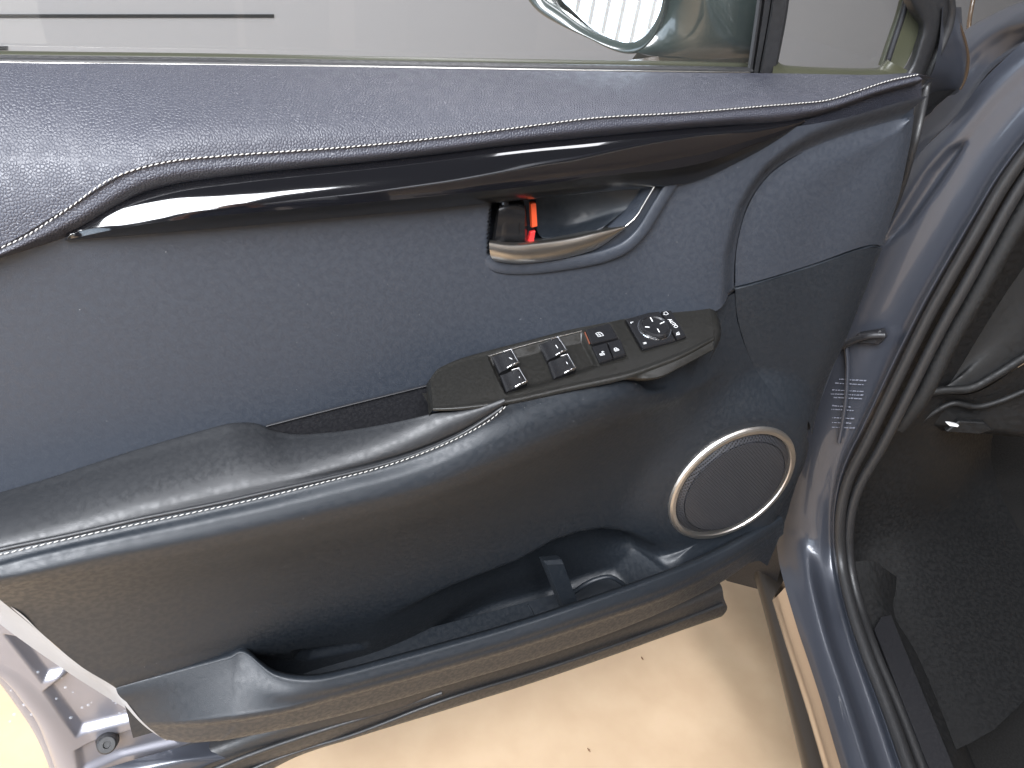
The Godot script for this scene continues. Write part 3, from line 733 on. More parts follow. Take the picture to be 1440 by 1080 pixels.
	loft(b, [
		p3([-1018,5846,230,-884,5855,236,-749,5863,243,-615,5871,249,-481,5880,255,-346,5891,262,-212,5901,268,-78,5913,274,56,5923,280,277,5331,627,580,5304,769,918,5284,792,1258,5274,791,1599,5267,790,1939,5265,790,2280,5265,791,2620,5271,789,2960,5286,787,3300,5299,779,3640,5296,757,3978,5278,724,4315,5254,683,4650,5224,633,4982,5185,570,5316,5161,505,5650,5169,444,5981,5157,363,6304,5121,263,6626,5081,160]),
		p3([-1018,5876,350,-884,5885,356,-749,5893,363,-615,5901,369,-481,5910,375,-346,5921,382,-212,5931,388,-78,5943,394,56,5953,400,277,5831,627,580,5804,769,918,5784,792,1258,5774,791,1599,5767,790,1939,5765,790,2280,5765,791,2620,5771,789,2960,5786,787,3300,5799,779,3640,5796,757,3978,5778,724,4315,5754,683,4650,5724,633,4982,5685,570,5316,5661,505,5650,5669,444,5981,5657,363,6304,5621,263,6626,5581,160]),
		p3([-1018,5886,410,-884,5895,416,-749,5903,423,-615,5911,429,-481,5920,435,-346,5931,442,-212,5941,448,-78,5953,454,56,5963,460,277,5841,687,580,5814,829,918,5794,852,1258,5784,851,1599,5777,850,1939,5775,850,2280,5775,851,2620,5781,849,2960,5796,847,3300,5809,839,3640,5806,817,3978,5788,784,4315,5764,743,4650,5734,693,4982,5695,630,5316,5671,565,5650,5679,504,5981,5667,423,6304,5631,323,6626,5591,220]),
		p3([-1018,5871,422,-884,5880,428,-749,5888,435,-615,5896,441,-481,5905,447,-346,5916,454,-212,5926,460,-78,5938,466,56,5948,472,277,5811,712,580,5784,854,918,5764,877,1258,5754,876,1599,5747,875,1939,5745,875,2280,5745,876,2620,5751,874,2960,5766,872,3300,5779,864,3640,5776,842,3978,5758,809,4315,5734,768,4650,5704,718,4982,5665,655,5316,5641,590,5650,5649,529,5981,5637,448,6304,5601,348,6626,5561,245]),
		p3([-939,5674,472,-823,5687,497,-707,5701,522,-590,5715,545,-473,5728,568,-355,5740,587,-236,5751,605,-117,5763,622,2,5775,640,283,5721,807,607,5720,892,949,5715,910,1292,5702,910,1635,5694,910,1979,5689,910,2322,5688,911,2665,5693,909,3009,5707,906,3352,5715,896,3694,5706,874,4035,5684,842,4375,5656,800,4712,5626,745,5047,5591,675,5383,5574,607,5719,5578,539,6050,5558,450,6373,5517,344,6696,5473,235]),
		p3([-873,5495,525,-772,5513,564,-671,5532,604,-570,5549,643,-467,5565,679,-362,5579,710,-256,5592,738,-149,5604,764,-43,5616,791,289,5620,862,629,5641,899,975,5647,913,1320,5634,914,1666,5624,915,2012,5618,915,2358,5615,915,2704,5619,913,3049,5631,909,3395,5637,898,3740,5622,875,4083,5596,844,4425,5566,802,4764,5535,742,5101,5504,668,5439,5491,596,5777,5493,523,6108,5466,427,6432,5421,315,6755,5374,202]),
		p3([-860,5461,535,-762,5480,577,-664,5499,620,-566,5518,662,-465,5535,700,-363,5549,733,-260,5562,763,-155,5573,791,-52,5586,820,290,5601,877,634,5626,905,980,5635,918,1326,5621,920,1672,5611,920,2018,5604,920,2365,5601,921,2711,5605,919,3057,5617,915,3403,5622,903,3748,5606,880,4092,5579,849,4435,5549,807,4774,5518,746,5111,5487,671,5450,5476,599,5788,5477,525,6119,5449,427,6443,5403,314,6767,5355,200]),
		p3([-830,5346,520,-733,5357,559,-636,5369,599,-539,5380,638,-441,5391,673,-341,5402,704,-239,5411,730,-138,5421,755,-36,5430,780,307,5437,825,653,5450,846,998,5456,857,1344,5438,856,1690,5423,855,2036,5415,856,2383,5410,857,2729,5407,853,3075,5410,844,3421,5410,831,3767,5401,812,4112,5384,790,4456,5364,758,4798,5341,708,5136,5314,639,5475,5325,573,5811,5381,509,6143,5381,413,6467,5343,297,6791,5304,180]),
		p3([-746,5019,440,-690,5007,467,-634,4996,493,-577,4988,517,-517,4984,537,-456,4983,554,-395,4984,569,-334,4984,584,-273,4985,600,86,4963,634,446,4936,651,807,4910,659,1168,4900,665,1529,4899,669,1891,4895,671,2252,4889,672,2613,4883,672,2975,4882,669,3336,4885,663,3697,4892,653,4058,4903,637,4419,4919,615,4779,4938,587,5137,4955,548,5494,4967,491,5846,5014,428,6192,5087,354,6535,5111,245,6875,5117,120]),
		p3([-746,4989,400,-690,4977,427,-634,4966,453,-577,4958,477,-517,4954,497,-456,4953,514,-395,4954,529,-334,4954,544,-273,4955,560,86,4933,594,446,4906,611,807,4880,619,1168,4870,625,1529,4869,629,1891,4865,631,2252,4859,632,2613,4853,632,2975,4852,629,3336,4855,623,3697,4862,613,4058,4873,597,4419,4889,575,4779,4908,547,5137,4925,508,5494,4937,451,5846,4984,388,6192,5057,314,6535,5081,205,6875,5087,80]),
		p3([-746,4989,-100,-690,4977,-100,-634,4966,-100,-577,4958,-100,-517,4954,-100,-456,4953,-100,-395,4954,-100,-334,4954,-100,-273,4955,-100,86,4933,-100,446,4906,-100,807,4880,-100,1168,4870,-100,1529,4869,-100,1891,4865,-100,2252,4859,-100,2613,4853,-100,2975,4852,-100,3336,4855,-100,3697,4862,-100,4058,4873,-100,4419,4889,-100,4779,4908,-100,5137,4925,-100,5494,4937,-100,5846,4984,-100,6192,5057,-100,6535,5081,-100,6875,5087,-100])], 200, 5)
	loft(b, [
		p3([496,4753,0,1005,4565,-27,1533,4446,-46,2073,4402,-57,2616,4392,-61,3159,4404,-55,3700,4444,-40,4240,4497,-19,4780,4548,0]),
		p3([516,4926,350,996,4752,350,1500,4669,350,2011,4663,350,2522,4680,350,3033,4698,350,3544,4727,350,4054,4761,350,4565,4793,350]),
		p3([553,4638,450,1045,4539,450,1543,4478,450,2044,4454,450,2546,4451,450,3048,4467,450,3548,4506,450,4048,4558,450,4547,4607,450])], 40, 4)
	var lip := part("map_pocket", b, "plastic")
	slab("bottle_rib", p3([3122,5993,220,3345,5944,220,3718,4993,300,3508,5023,300]), Vector3(0, 0.006, 0.014), 0.005, "plastic", lip)
	cord("bottle_ring", p3([3685,5053,120,3762,5169,153,3845,5281,187,3959,5359,220,4095,5383,251,4213,5312,281,4310,5209,306,4388,5090,324,4460,4967,340]), 0.0025, 0.003, "plastic", lip)
	cord("pocket_ridge", p3([3031,5347,300,3051,5306,333,3070,5265,367,3089,5225,400]), 0.0012, 0.002, "plastic", lip)
	sheet("rear_edge", [
		p3([-1654,7843,660,-1600,7663,622,-1549,7482,591,-1481,7306,568,-1432,7126,530,-1403,6942,489,-1364,6757,457,-1312,6574,440,-1252,6393,429,-1183,6215,420,-1096,6045,409,-1012,5874,414,-957,5697,461,-895,5522,507,-835,5343,516,-781,5163,481,-726,4984,440]),
		p3([-1691,7780,614,-1635,7602,578,-1582,7422,550,-1514,7247,528,-1464,7067,493,-1432,6884,455,-1390,6701,425,-1336,6520,409,-1276,6339,399,-1206,6163,391,-1120,5993,381,-1036,5822,385,-979,5647,428,-916,5473,472,-855,5294,480,-800,5115,448,-744,4937,409]),
		p3([-1808,7397,330,-1738,7227,311,-1676,7054,295,-1610,6881,284,-1551,6707,265,-1501,6532,245,-1445,6357,229,-1381,6183,220,-1314,6010,215,-1240,5839,210,-1157,5673,205,-1074,5506,207,-1006,5336,230,-937,5167,254,-870,4994,258,-810,4820,241,-748,4647,220]),
		p3([-1962,6951,0,-1877,6791,0,-1803,6626,0,-1739,6456,0,-1669,6289,0,-1598,6122,0,-1525,5956,0,-1451,5791,0,-1376,5626,0,-1297,5463,0,-1217,5300,0,-1137,5138,0,-1056,4976,0,-978,4812,0,-905,4646,0,-839,4477,0,-769,4310,0])], 60, 3, "pale_foil")
	# speaker
	b = Mb.new()
	lathe(b, SPC, SPN, [Vector2(0.0780, -0.005), Vector2(0.0665, 0.0035), Vector2(0.0662, 0.0022), Vector2(0.0652, 0.0022), Vector2(0.0650, 0.004), Vector2(0.05, 0.0052), Vector2(0.0001, 0.006)], 72)
	var spk := part("speaker_grille", b, "grille")
	b = Mb.new()
	lathe(b, SPC, SPN, [Vector2(0.0752, -0.006), Vector2(0.0754, 0.0012), Vector2(0.0762, 0.0026), Vector2(0.0800, 0.0026), Vector2(0.0824, 0.0014), Vector2(0.0836, -0.0008), Vector2(0.0839, -0.006)], 96)
	part("speaker_ring", b, "ring_metal", spk)
	# door handle
	b = Mb.new()
	block(b, p3([2339,9941,-380,2377,9238,-380,3133,9171,-380,3850,9340,-380,3998,9542,-380,4192,9860,-380]), Vector3(0, 0, -0.004))
	var cup := part("handle_cup", b, "dark_plastic")
	sheet("bowl", [
		p3([2692,10051,-100,2794,10059,-106,2896,10066,-114,2998,10074,-120,3100,10082,-121,3201,10091,-115,3303,10100,-104,3403,10110,-89,3504,10120,-72,3604,10130,-55,3705,10140,-40]),
		p3([2793,9796,-220,2884,9791,-231,2976,9785,-245,3068,9781,-255,3160,9785,-253,3249,9801,-234,3332,9826,-201,3412,9855,-163,3488,9885,-121,3565,9916,-79,3644,9945,-40]),
		p3([2804,9674,-210,2889,9657,-225,2972,9636,-244,3057,9619,-259,3145,9613,-264,3230,9627,-249,3307,9657,-218,3377,9695,-180,3443,9735,-140,3509,9776,-99,3578,9815,-60]),
		p3([2796,9606,-130,2866,9596,-134,2935,9584,-138,3005,9573,-142,3075,9567,-143,3146,9573,-139,3213,9592,-128,3276,9619,-112,3337,9651,-95,3397,9683,-77,3458,9713,-60]),
		p3([2809,9588,-80,2864,9581,-78,2919,9572,-77,2974,9564,-75,3029,9558,-73,3084,9557,-71,3139,9564,-68,3193,9578,-64,3245,9596,-59,3297,9616,-54,3349,9634,-50]),
		p3([2845,9555,-120,2901,9547,-120,2957,9538,-120,3014,9528,-120,3070,9521,-120,3127,9519,-120,3184,9524,-120,3240,9536,-120,3294,9553,-120,3348,9571,-120,3403,9587,-120])], 24, 6, "plastic", cup)
	sheet("cup_wall", [
		p3([3702,10045,70,3684,9996,70,3666,9947,70,3646,9899,70,3621,9852,70,3594,9808,71,3565,9765,71,3531,9724,68,3493,9689,60]),
		p3([3660,9981,-10,3638,9928,-15,3616,9875,-21,3591,9823,-27,3559,9776,-35,3521,9734,-47,3480,9695,-57,3437,9656,-61,3392,9620,-60])], 16, 3, "vinyl", cup)
	cord("cup_rim", p3([3969,10281,85,3933,10197,85,3897,10112,85,3859,10028,85,3819,9945,85,3780,9862,85,3744,9777,83,3707,9693,81,3657,9616,79,3596,9548,76,3520,9496,73,3435,9462,68,3346,9437,65,3256,9421,61,3164,9410,59,3073,9402,56,2981,9395,54,2889,9389,53,2797,9386,52,2705,9386,50,2613,9389,48,2521,9397,46,2431,9412,44,2346,9444,38,2283,9510,20]), 0.0064, 0.0026, "vinyl", cup)
	cord("rim_line", p3([3680,10064,120,3659,10018,120,3638,9973,120,3617,9927,120,3597,9881,120,3576,9835,120,3548,9793,120,3511,9759,120,3472,9729,120]), 0.0007, 0.001, "satin_metal", cup)
	sheet("lock_knob", [
		p3([2449,9871,-200,2477,9878,-200,2505,9883,-200,2533,9886,-200,2562,9887,-200,2590,9885,-200,2618,9877,-200,2643,9863,-200,2667,9848,-200]),
		p3([2364,9949,-10,2391,9953,-10,2418,9958,-10,2445,9960,-10,2472,9960,-10,2500,9958,-10,2526,9952,-10,2550,9939,-10,2574,9926,-10]),
		p3([2341,9911,40,2368,9921,40,2396,9929,40,2424,9932,40,2453,9932,40,2481,9929,40,2509,9922,40,2536,9911,40,2562,9899,40]),
		p3([2332,9775,50,2363,9773,50,2393,9771,50,2423,9769,50,2453,9767,50,2484,9765,50,2514,9763,50,2544,9761,50,2574,9759,50]),
		p3([2329,9663,40,2362,9657,40,2395,9652,40,2428,9648,40,2461,9643,40,2494,9639,40,2527,9636,40,2561,9633,40,2594,9631,40]),
		p3([2438,9525,-200,2473,9520,-200,2507,9514,-200,2542,9509,-200,2577,9505,-200,2612,9501,-200,2646,9497,-200,2681,9494,-200,2716,9491,-200])], 14, 5, "button", cup)
	b = Mb.new()
	loft(b, [
		p3([2452,10025,-200,2450,9961,-200,2448,9897,-200,2446,9833,-200,2444,9769,-200,2440,9705,-200,2436,9641,-200,2428,9577,-200,2420,9514,-200]),
		p3([2386,10086,-40,2377,10031,-22,2368,9975,-6,2362,9918,8,2357,9861,19,2353,9803,27,2350,9745,30,2348,9686,26,2346,9628,20]),
		p3([2401,10092,-20,2395,10037,-1,2390,9982,17,2384,9926,32,2380,9868,42,2377,9810,48,2375,9751,50,2375,9693,46,2375,9635,40]),
		p3([2428,10083,-10,2424,10031,9,2420,9978,27,2417,9924,41,2416,9869,50,2416,9813,54,2416,9757,55,2418,9701,51,2421,9646,45])], 10, 4)
	loft(b, [
		p3([2502,9937,40,2506,9898,44,2511,9859,48,2515,9821,52,2520,9781,55,2524,9742,55,2528,9703,52,2532,9664,48,2536,9625,45]),
		p3([2549,9921,20,2556,9882,23,2562,9843,26,2569,9804,28,2575,9765,30,2581,9726,29,2587,9687,27,2593,9648,23,2599,9609,20]),
		p3([2681,9835,-200,2690,9792,-200,2698,9749,-200,2707,9706,-200,2714,9663,-200,2721,9620,-200,2726,9577,-200,2731,9533,-200,2736,9490,-200])], 10, 4)
	part("knob_side", b, "button", cup)
	slab("orange_marker", p3([2636,9919,-50,2680,9923,-50,2719,9720,-50,2672,9711,-50]), Vector3(0, 0, 0.004), 0.0006, "orange", cup)
	slab("red_marker", p3([2673,9663,-60,2717,9673,-60,2711,9566,-60,2659,9563,-60]), Vector3(0, 0, 0.003), 0.0004, "red", cup)
	sheet("pull_bar", [
		p3([2305,9595,-120,2404,9576,-120,2505,9561,-120,2606,9558,-120,2708,9560,-120,2809,9563,-120,2911,9566,-121,3012,9573,-120,3113,9585,-118,3213,9601,-114,3313,9616,-107,3413,9633,-94,3512,9650,-80]),
		p3([2305,9635,0,2404,9616,0,2505,9601,0,2606,9598,0,2708,9600,0,2809,9603,0,2911,9606,-1,3012,9613,0,3113,9625,2,3213,9641,6,3313,9656,13,3413,9673,26,3512,9690,40]),
		p3([2252,9669,110,2352,9650,119,2453,9636,125,2555,9633,126,2657,9635,125,2759,9638,125,2861,9643,125,2963,9652,125,3064,9666,126,3165,9682,126,3267,9696,123,3368,9708,119,3469,9720,115]),
		p3([2248,9645,125,2348,9621,137,2450,9602,145,2553,9595,147,2657,9595,145,2761,9597,145,2864,9604,145,2967,9615,145,3070,9633,144,3171,9653,142,3273,9674,136,3374,9696,127,3475,9717,118]),
		p3([2268,9559,125,2370,9536,138,2473,9519,146,2578,9513,147,2683,9513,145,2787,9515,143,2892,9521,140,2996,9534,137,3099,9553,134,3201,9579,131,3298,9618,126,3392,9665,121,3485,9713,115]),
		p3([2338,9480,60,2439,9455,60,2541,9439,60,2645,9435,60,2748,9436,60,2852,9440,60,2955,9449,60,3057,9464,60,3159,9481,58,3259,9509,59,3348,9560,66,3426,9627,78,3503,9695,90]),
		p3([2338,9480,-60,2439,9455,-60,2541,9439,-60,2645,9435,-60,2748,9436,-60,2852,9440,-60,2955,9449,-60,3057,9464,-60,3159,9481,-62,3259,9509,-61,3348,9560,-54,3426,9627,-42,3503,9695,-30])], 40, 5, "satin_metal", cup)
	switches()
	window()
	# steel at the rear edge, seals at the bottom
	b = Mb.new()
	loft(b, [
		p3([-2158,7332,-140,-1943,6956,-140,-1742,6573,-140,-1576,6173,-140,-1412,5773,-140,-1235,5378,-140,-1045,4989,-140,-830,4613,-140,-594,4251,-140,-279,3957,-140,109,3768,-140,517,3624,-140,923,3475,-140]),
		p3([-2197,7188,-140,-2001,6835,-140,-1813,6477,-140,-1656,6105,-140,-1510,5728,-140,-1351,5357,-140,-1184,4988,-140,-1002,4628,-140,-810,4272,-140,-573,3947,-140,-239,3722,-140,133,3564,-140,505,3407,-140]),
		p3([-2356,6604,-140,-2168,6422,-140,-1986,6239,-140,-1817,6036,-140,-1671,5739,-140,-1544,5419,-140,-1422,5098,-140,-1290,4783,-140,-1158,4470,-140,-1000,4177,-140,-781,3950,-140,-538,3767,-140,-294,3586,-140]),
		p3([-2511,6037,-140,-2330,6021,-140,-2154,6008,-140,-1974,5970,-140,-1828,5750,-140,-1731,5479,-140,-1652,5205,-140,-1569,4933,-140,-1495,4662,-140,-1415,4400,-140,-1307,4171,-140,-1189,3965,-140,-1070,3759,-140]),
		p3([-2666,5469,-140,-2492,5620,-140,-2322,5776,-140,-2131,5903,-140,-1984,5761,-140,-1919,5540,-140,-1883,5312,-140,-1849,5084,-140,-1832,4854,-140,-1831,4623,-140,-1834,4393,-140,-1840,4162,-140,-1846,3932,-140]),
		p3([-2696,5469,-200,-2522,5620,-200,-2352,5776,-200,-2161,5903,-200,-2014,5761,-200,-1949,5540,-200,-1913,5312,-200,-1879,5084,-200,-1862,4854,-200,-1861,4623,-200,-1864,4393,-200,-1870,4162,-200,-1876,3932,-200]),
		p3([-2696,5469,-500,-2522,5620,-500,-2352,5776,-500,-2161,5903,-500,-2014,5761,-500,-1949,5540,-500,-1913,5312,-500,-1879,5084,-500,-1862,4854,-500,-1861,4623,-500,-1864,4393,-500,-1870,4162,-500,-1876,3932,-500])], 240, 40, false, 5)
	var steel := part("inner_steel", b, "steel_paint")
	b = Mb.new()
	var s0 := Vector3(-0.1342, 0.4394, -0.014)
	var s1 := Vector3(-0.1295, 0.4736, 0.018)
	var ax := (s1 - s0).normalized()
	lathe(b, s0 - ax * 0.006, ax, [Vector2(0.011, 0.0), Vector2(0.010, 0.016), Vector2(0.0088, 0.030), Vector2(0.0075, 0.0315), Vector2(0.0035, 0.0315), Vector2(0.003, 0.029), Vector2(0.0001, 0.029)], 28)
	part("rubber_stop", b, "rubber", steel)
	cord("hem", p3([-2163,5882,-300,-2015,5644,-300,-1962,5367,-300,-1928,5088,-300,-1896,4808,-300,-1878,4527,-300,-1874,4246,-300,-1880,3964,-300,-1888,3683,-300]), 0.007, 0.005, "steel_paint", steel)
	var bst := sheet("bottom_flange", [
		p3([-1788,4077,-50,-1438,4082,-50,-1088,4085,-50,-739,4073,-50,-392,4028,-50,-45,3981,-50,302,3938,-50,649,3896,-50,997,3855,-50]),
		p3([-1424,3950,100,-1089,4024,100,-750,4072,100,-412,4020,100,-76,3953,100,266,3920,100,608,3897,100,950,3876,100,1293,3854,100]),
		p3([-941,3610,160,-701,3811,160,-425,3950,160,-115,3932,160,195,3891,160,508,3873,160,820,3856,160,1132,3839,160,1445,3822,160])], 50, 5, "paint")
	sheet("bottom_seal", [
		p3([-1178,3829,-160,-832,3913,-145,-487,3999,-128,-150,4108,-86,164,4255,-6,476,4403,82,802,4527,155,1132,4642,226,1470,4738,286,1818,4802,328,2174,4817,343,2530,4807,343,2886,4799,340,3243,4801,337,3599,4803,331,3955,4811,321,4311,4834,311,4666,4865,299,5021,4887,279,5375,4889,243,5729,4883,200]),
		p3([-1178,3829,40,-832,3913,55,-487,3999,72,-150,4108,114,164,4255,194,476,4403,282,802,4527,355,1132,4642,426,1470,4738,486,1818,4802,528,2174,4817,543,2530,4807,543,2886,4799,540,3243,4801,537,3599,4803,531,3955,4811,521,4311,4834,511,4666,4865,499,5021,4887,479,5375,4889,443,5729,4883,400]),
		p3([-954,3511,140,-627,3644,159,-300,3777,181,25,3906,225,348,4033,292,673,4153,358,1000,4272,418,1328,4387,476,1665,4481,524,2013,4534,554,2365,4543,567,2718,4535,570,3071,4534,570,3424,4541,567,3777,4546,560,4130,4547,550,4483,4539,538,4835,4526,523,5188,4519,501,5539,4526,464,5889,4538,420]),
		p3([-763,3350,160,-444,3496,171,-124,3639,187,196,3776,231,515,3906,297,839,4023,361,1169,4128,417,1502,4224,471,1841,4304,515,2186,4357,544,2536,4380,556,2886,4388,559,3237,4394,560,3588,4394,555,3939,4389,547,4289,4380,536,4640,4368,523,4990,4351,507,5339,4327,483,5686,4290,448,6032,4250,410]),
		p3([-493,3137,140,-203,3308,161,86,3480,182,382,3640,210,688,3770,263,1004,3868,329,1327,3951,379,1653,4021,424,1983,4078,462,2317,4118,488,2654,4130,498,2991,4132,500,3328,4138,499,3665,4143,494,4002,4147,486,4340,4151,478,4677,4160,469,5013,4166,458,5350,4156,439,5682,4113,403,6012,4056,360]),
		p3([-493,3117,-160,-203,3288,-139,86,3460,-118,382,3620,-90,688,3750,-37,1004,3848,29,1327,3931,79,1653,4001,124,1983,4058,162,2317,4098,188,2654,4110,198,2991,4112,200,3328,4118,199,3665,4123,194,4002,4127,186,4340,4131,178,4677,4140,169,5013,4146,158,5350,4136,139,5682,4093,103,6012,4036,60])], 90, 4, "rubber")
	cord("seal_bead", p3([-849,3798,220,-610,3863,223,-372,3927,226,-135,3996,239,98,4074,270,327,4157,311,558,4233,352,796,4294,386,1036,4344,417,1276,4391,447,1515,4445,481,1750,4513,519,1982,4586,560]), 0.003, 0.003, "rubber")
	cord("seal_bead", p3([-598,3569,220,-193,3663,219,210,3765,230,597,3900,300,970,4054,402,1346,4215,477,1725,4373,538,2128,4466,576,2543,4485,589,2959,4478,590,3375,4485,590,3791,4496,587,4206,4503,575,4622,4501,552,5036,4492,520,5451,4481,485,5865,4470,450]), 0.0022, 0.0022, "rubber")
	# drops of water on the steel
	b = Mb.new()
	var r := RandomNumberGenerator.new()
	r.seed = 9
	for i in 90:
		var u := r.randf()
		var c := Vector3(-0.30 + 0.34 * u, 0.60 - 0.16 * u + r.randf_range(-0.05, 0.03), -0.0145)
		var k := r.randf_range(0.0007, 0.0018)
		lathe(b, c, Vector3(0, 0, 1), [Vector2(k, 0), Vector2(k * 0.8, k * 0.5), Vector2(k * 0.3, k * 0.7), Vector2(0.0001, k * 0.72)], 8)
	part("water_drops", b, "water", steel, true)
	# outer shell of the door behind all this
	b = Mb.new()
	var hull := []
	for q in [Vector2(-0.24, 1.07), Vector2(0.63, 1.07), Vector2(0.655, 0.93), Vector2(0.66, 0.80), Vector2(0.68, 0.62), Vector2(0.66, 0.50), Vector2(0.5, 0.455), Vector2(0.0, 0.462), Vector2(-0.08, 0.52), Vector2(-0.30, 0.72)]:
		hull.append(Vector3(q.x, q.y, -0.032))
	block(b, hull, Vector3(0, 0, -0.085))
	part("door_shell", b, "paint")

func switches() -> void:
	var b := Mb.new()
	loft(b, [
		p3([1787,8345,215,1872,8369,130,1986,8387,86,2105,8402,59,2227,8415,44,2350,8428,35,2473,8440,25,2596,8451,19,2719,8463,12,2842,8475,5,2964,8487,-5,3087,8500,-16,3209,8512,-29,3332,8525,-40,3454,8537,-51,3577,8550,-62,3699,8562,-73,3822,8574,-83,3945,8586,-88,4068,8597,-90,4191,8606,-88,4314,8615,-79,4437,8623,-67,4558,8628,-41,4647,8620,41]),
		p3([1770,8546,254,1855,8569,169,1969,8588,125,2088,8603,97,2210,8616,83,2333,8628,74,2456,8640,64,2579,8652,57,2702,8664,51,2825,8675,44,2947,8688,34,3070,8700,22,3192,8713,10,3315,8725,-2,3437,8738,-12,3560,8750,-24,3682,8763,-35,3805,8775,-44,3928,8786,-50,4051,8797,-51,4174,8807,-49,4298,8816,-41,4420,8824,-28,4541,8829,-2,4630,8821,79]),
		p3([1768,8560,262,1853,8583,178,1967,8601,136,2086,8616,109,2208,8629,95,2331,8641,86,2453,8653,77,2576,8665,70,2699,8676,64,2822,8688,56,2944,8700,47,3067,8713,35,3189,8725,24,3311,8738,12,3434,8750,1,3556,8763,-10,3678,8775,-21,3801,8787,-30,3924,8799,-36,4047,8809,-38,4170,8819,-36,4293,8828,-28,4415,8836,-16,4536,8842,9,4625,8834,89]),
		p3([1761,8553,290,1848,8575,217,1962,8592,180,2081,8606,157,2202,8619,146,2324,8630,138,2446,8642,130,2568,8653,124,2690,8665,119,2812,8676,112,2933,8688,104,3055,8700,94,3177,8713,83,3298,8725,73,3420,8737,64,3542,8749,53,3663,8762,43,3785,8774,33,3907,8785,26,4029,8796,23,4151,8806,23,4273,8816,28,4395,8824,37,4514,8831,56,4605,8825,127]),
		p3([1749,8543,340,1840,8561,284,1953,8576,258,2071,8589,242,2191,8600,235,2311,8611,231,2432,8623,225,2553,8634,221,2673,8645,217,2794,8656,211,2915,8667,204,3035,8679,197,3155,8691,189,3276,8702,181,3396,8714,174,3517,8726,165,3637,8738,155,3757,8750,144,3878,8762,136,3998,8773,131,4119,8784,128,4239,8794,127,4358,8803,129,4476,8811,140,4570,8809,194]),
		p3([1729,8525,423,1826,8538,397,1939,8550,387,2055,8560,383,2172,8570,384,2291,8580,385,2409,8590,383,2528,8600,381,2646,8611,379,2765,8621,376,2883,8632,372,3001,8643,368,3120,8654,364,3238,8664,361,3356,8675,357,3475,8686,351,3593,8698,341,3711,8710,329,3829,8722,319,3946,8734,310,4064,8745,301,4181,8757,292,4297,8769,284,4412,8779,280,4511,8782,305]),
		p3([1709,8507,506,1812,8515,509,1924,8523,517,2039,8532,525,2154,8540,533,2270,8548,539,2386,8558,541,2503,8567,542,2619,8577,542,2735,8587,541,2852,8597,539,2968,8607,539,3084,8617,540,3200,8626,540,3317,8636,540,3433,8647,537,3549,8658,527,3664,8671,515,3779,8683,502,3895,8695,489,4010,8707,475,4123,8720,457,4236,8734,438,4348,8746,420,4452,8756,417]),
		p3([1696,8497,556,1804,8502,577,1916,8508,595,2029,8514,610,2143,8521,622,2258,8529,632,2373,8538,636,2488,8547,638,2603,8557,640,2718,8567,640,2833,8576,640,2948,8585,642,3063,8594,646,3178,8604,648,3293,8613,650,3408,8623,648,3522,8634,639,3636,8647,626,3750,8659,611,3864,8672,596,3977,8684,579,4089,8698,556,4199,8713,530,4310,8727,504,4417,8740,484]),
		p3([1690,8491,584,1799,8494,615,1911,8499,639,2023,8505,658,2137,8511,673,2251,8519,684,2365,8527,690,2479,8536,693,2594,8545,695,2708,8555,696,2822,8564,697,2936,8573,700,3051,8582,705,3165,8591,709,3279,8600,712,3393,8610,711,3507,8621,703,3620,8633,689,3733,8646,674,3846,8658,657,3958,8672,638,4069,8686,613,4179,8701,583,4288,8716,552,4397,8731,522]),
		p3([1690,8475,586,1799,8478,619,1911,8482,644,2024,8488,664,2137,8495,679,2251,8502,690,2365,8511,696,2479,8520,699,2593,8529,702,2707,8538,703,2821,8548,704,2936,8556,708,3050,8565,713,3164,8574,717,3278,8583,720,3392,8593,720,3506,8604,711,3619,8616,697,3732,8629,682,3844,8641,665,3956,8655,645,4067,8669,620,4176,8684,589,4285,8699,557,4394,8715,526])], 260, 14, false, 4)
	var p := part("switch_panel", b, "switch_plastic")
	b = Mb.new()
	loft(b, [
		p3([1690,8475,586,1799,8478,619,1911,8482,644,2024,8488,664,2137,8495,679,2251,8502,690,2365,8511,696,2479,8520,699,2593,8529,702,2707,8538,703,2821,8548,704,2936,8556,708,3050,8565,713,3164,8574,717,3278,8583,720,3392,8593,720,3506,8604,711,3619,8616,697,3732,8629,682,3844,8641,665,3956,8655,645,4067,8669,620,4176,8684,589,4285,8699,557,4394,8715,526]),
		p3([1694,8467,575,1803,8470,607,1913,8475,632,2025,8480,653,2137,8486,669,2250,8494,681,2363,8502,688,2476,8511,692,2589,8520,694,2703,8529,696,2816,8538,697,2929,8547,700,3042,8556,706,3155,8564,710,3268,8574,712,3382,8583,711,3494,8592,715,3604,8600,724,3716,8609,722,3828,8622,704,3938,8636,680,4047,8650,654,4156,8665,624,4264,8680,594,4373,8695,563]),
		p3([1699,8455,562,1807,8458,594,1916,8462,620,2027,8467,641,2138,8473,658,2250,8480,671,2362,8488,678,2474,8497,683,2586,8506,686,2698,8515,688,2810,8524,689,2923,8533,692,3035,8541,697,3147,8550,702,3259,8559,702,3371,8569,701,3482,8575,717,3590,8578,749,3702,8585,761,3812,8598,743,3920,8613,714,4028,8627,687,4136,8642,659,4244,8656,629,4352,8671,600]),
		p3([1701,8425,257,1809,8428,289,1919,8433,314,2029,8438,335,2140,8444,352,2252,8451,365,2364,8459,373,2476,8467,377,2589,8476,380,2701,8485,382,2813,8495,383,2925,8504,386,3037,8512,391,3150,8521,396,3262,8530,397,3374,8540,396,3485,8546,412,3593,8549,444,3704,8556,455,3814,8569,437,3922,8583,408,4031,8598,381,4139,8612,353,4246,8627,324,4354,8642,294])], 80, 4)
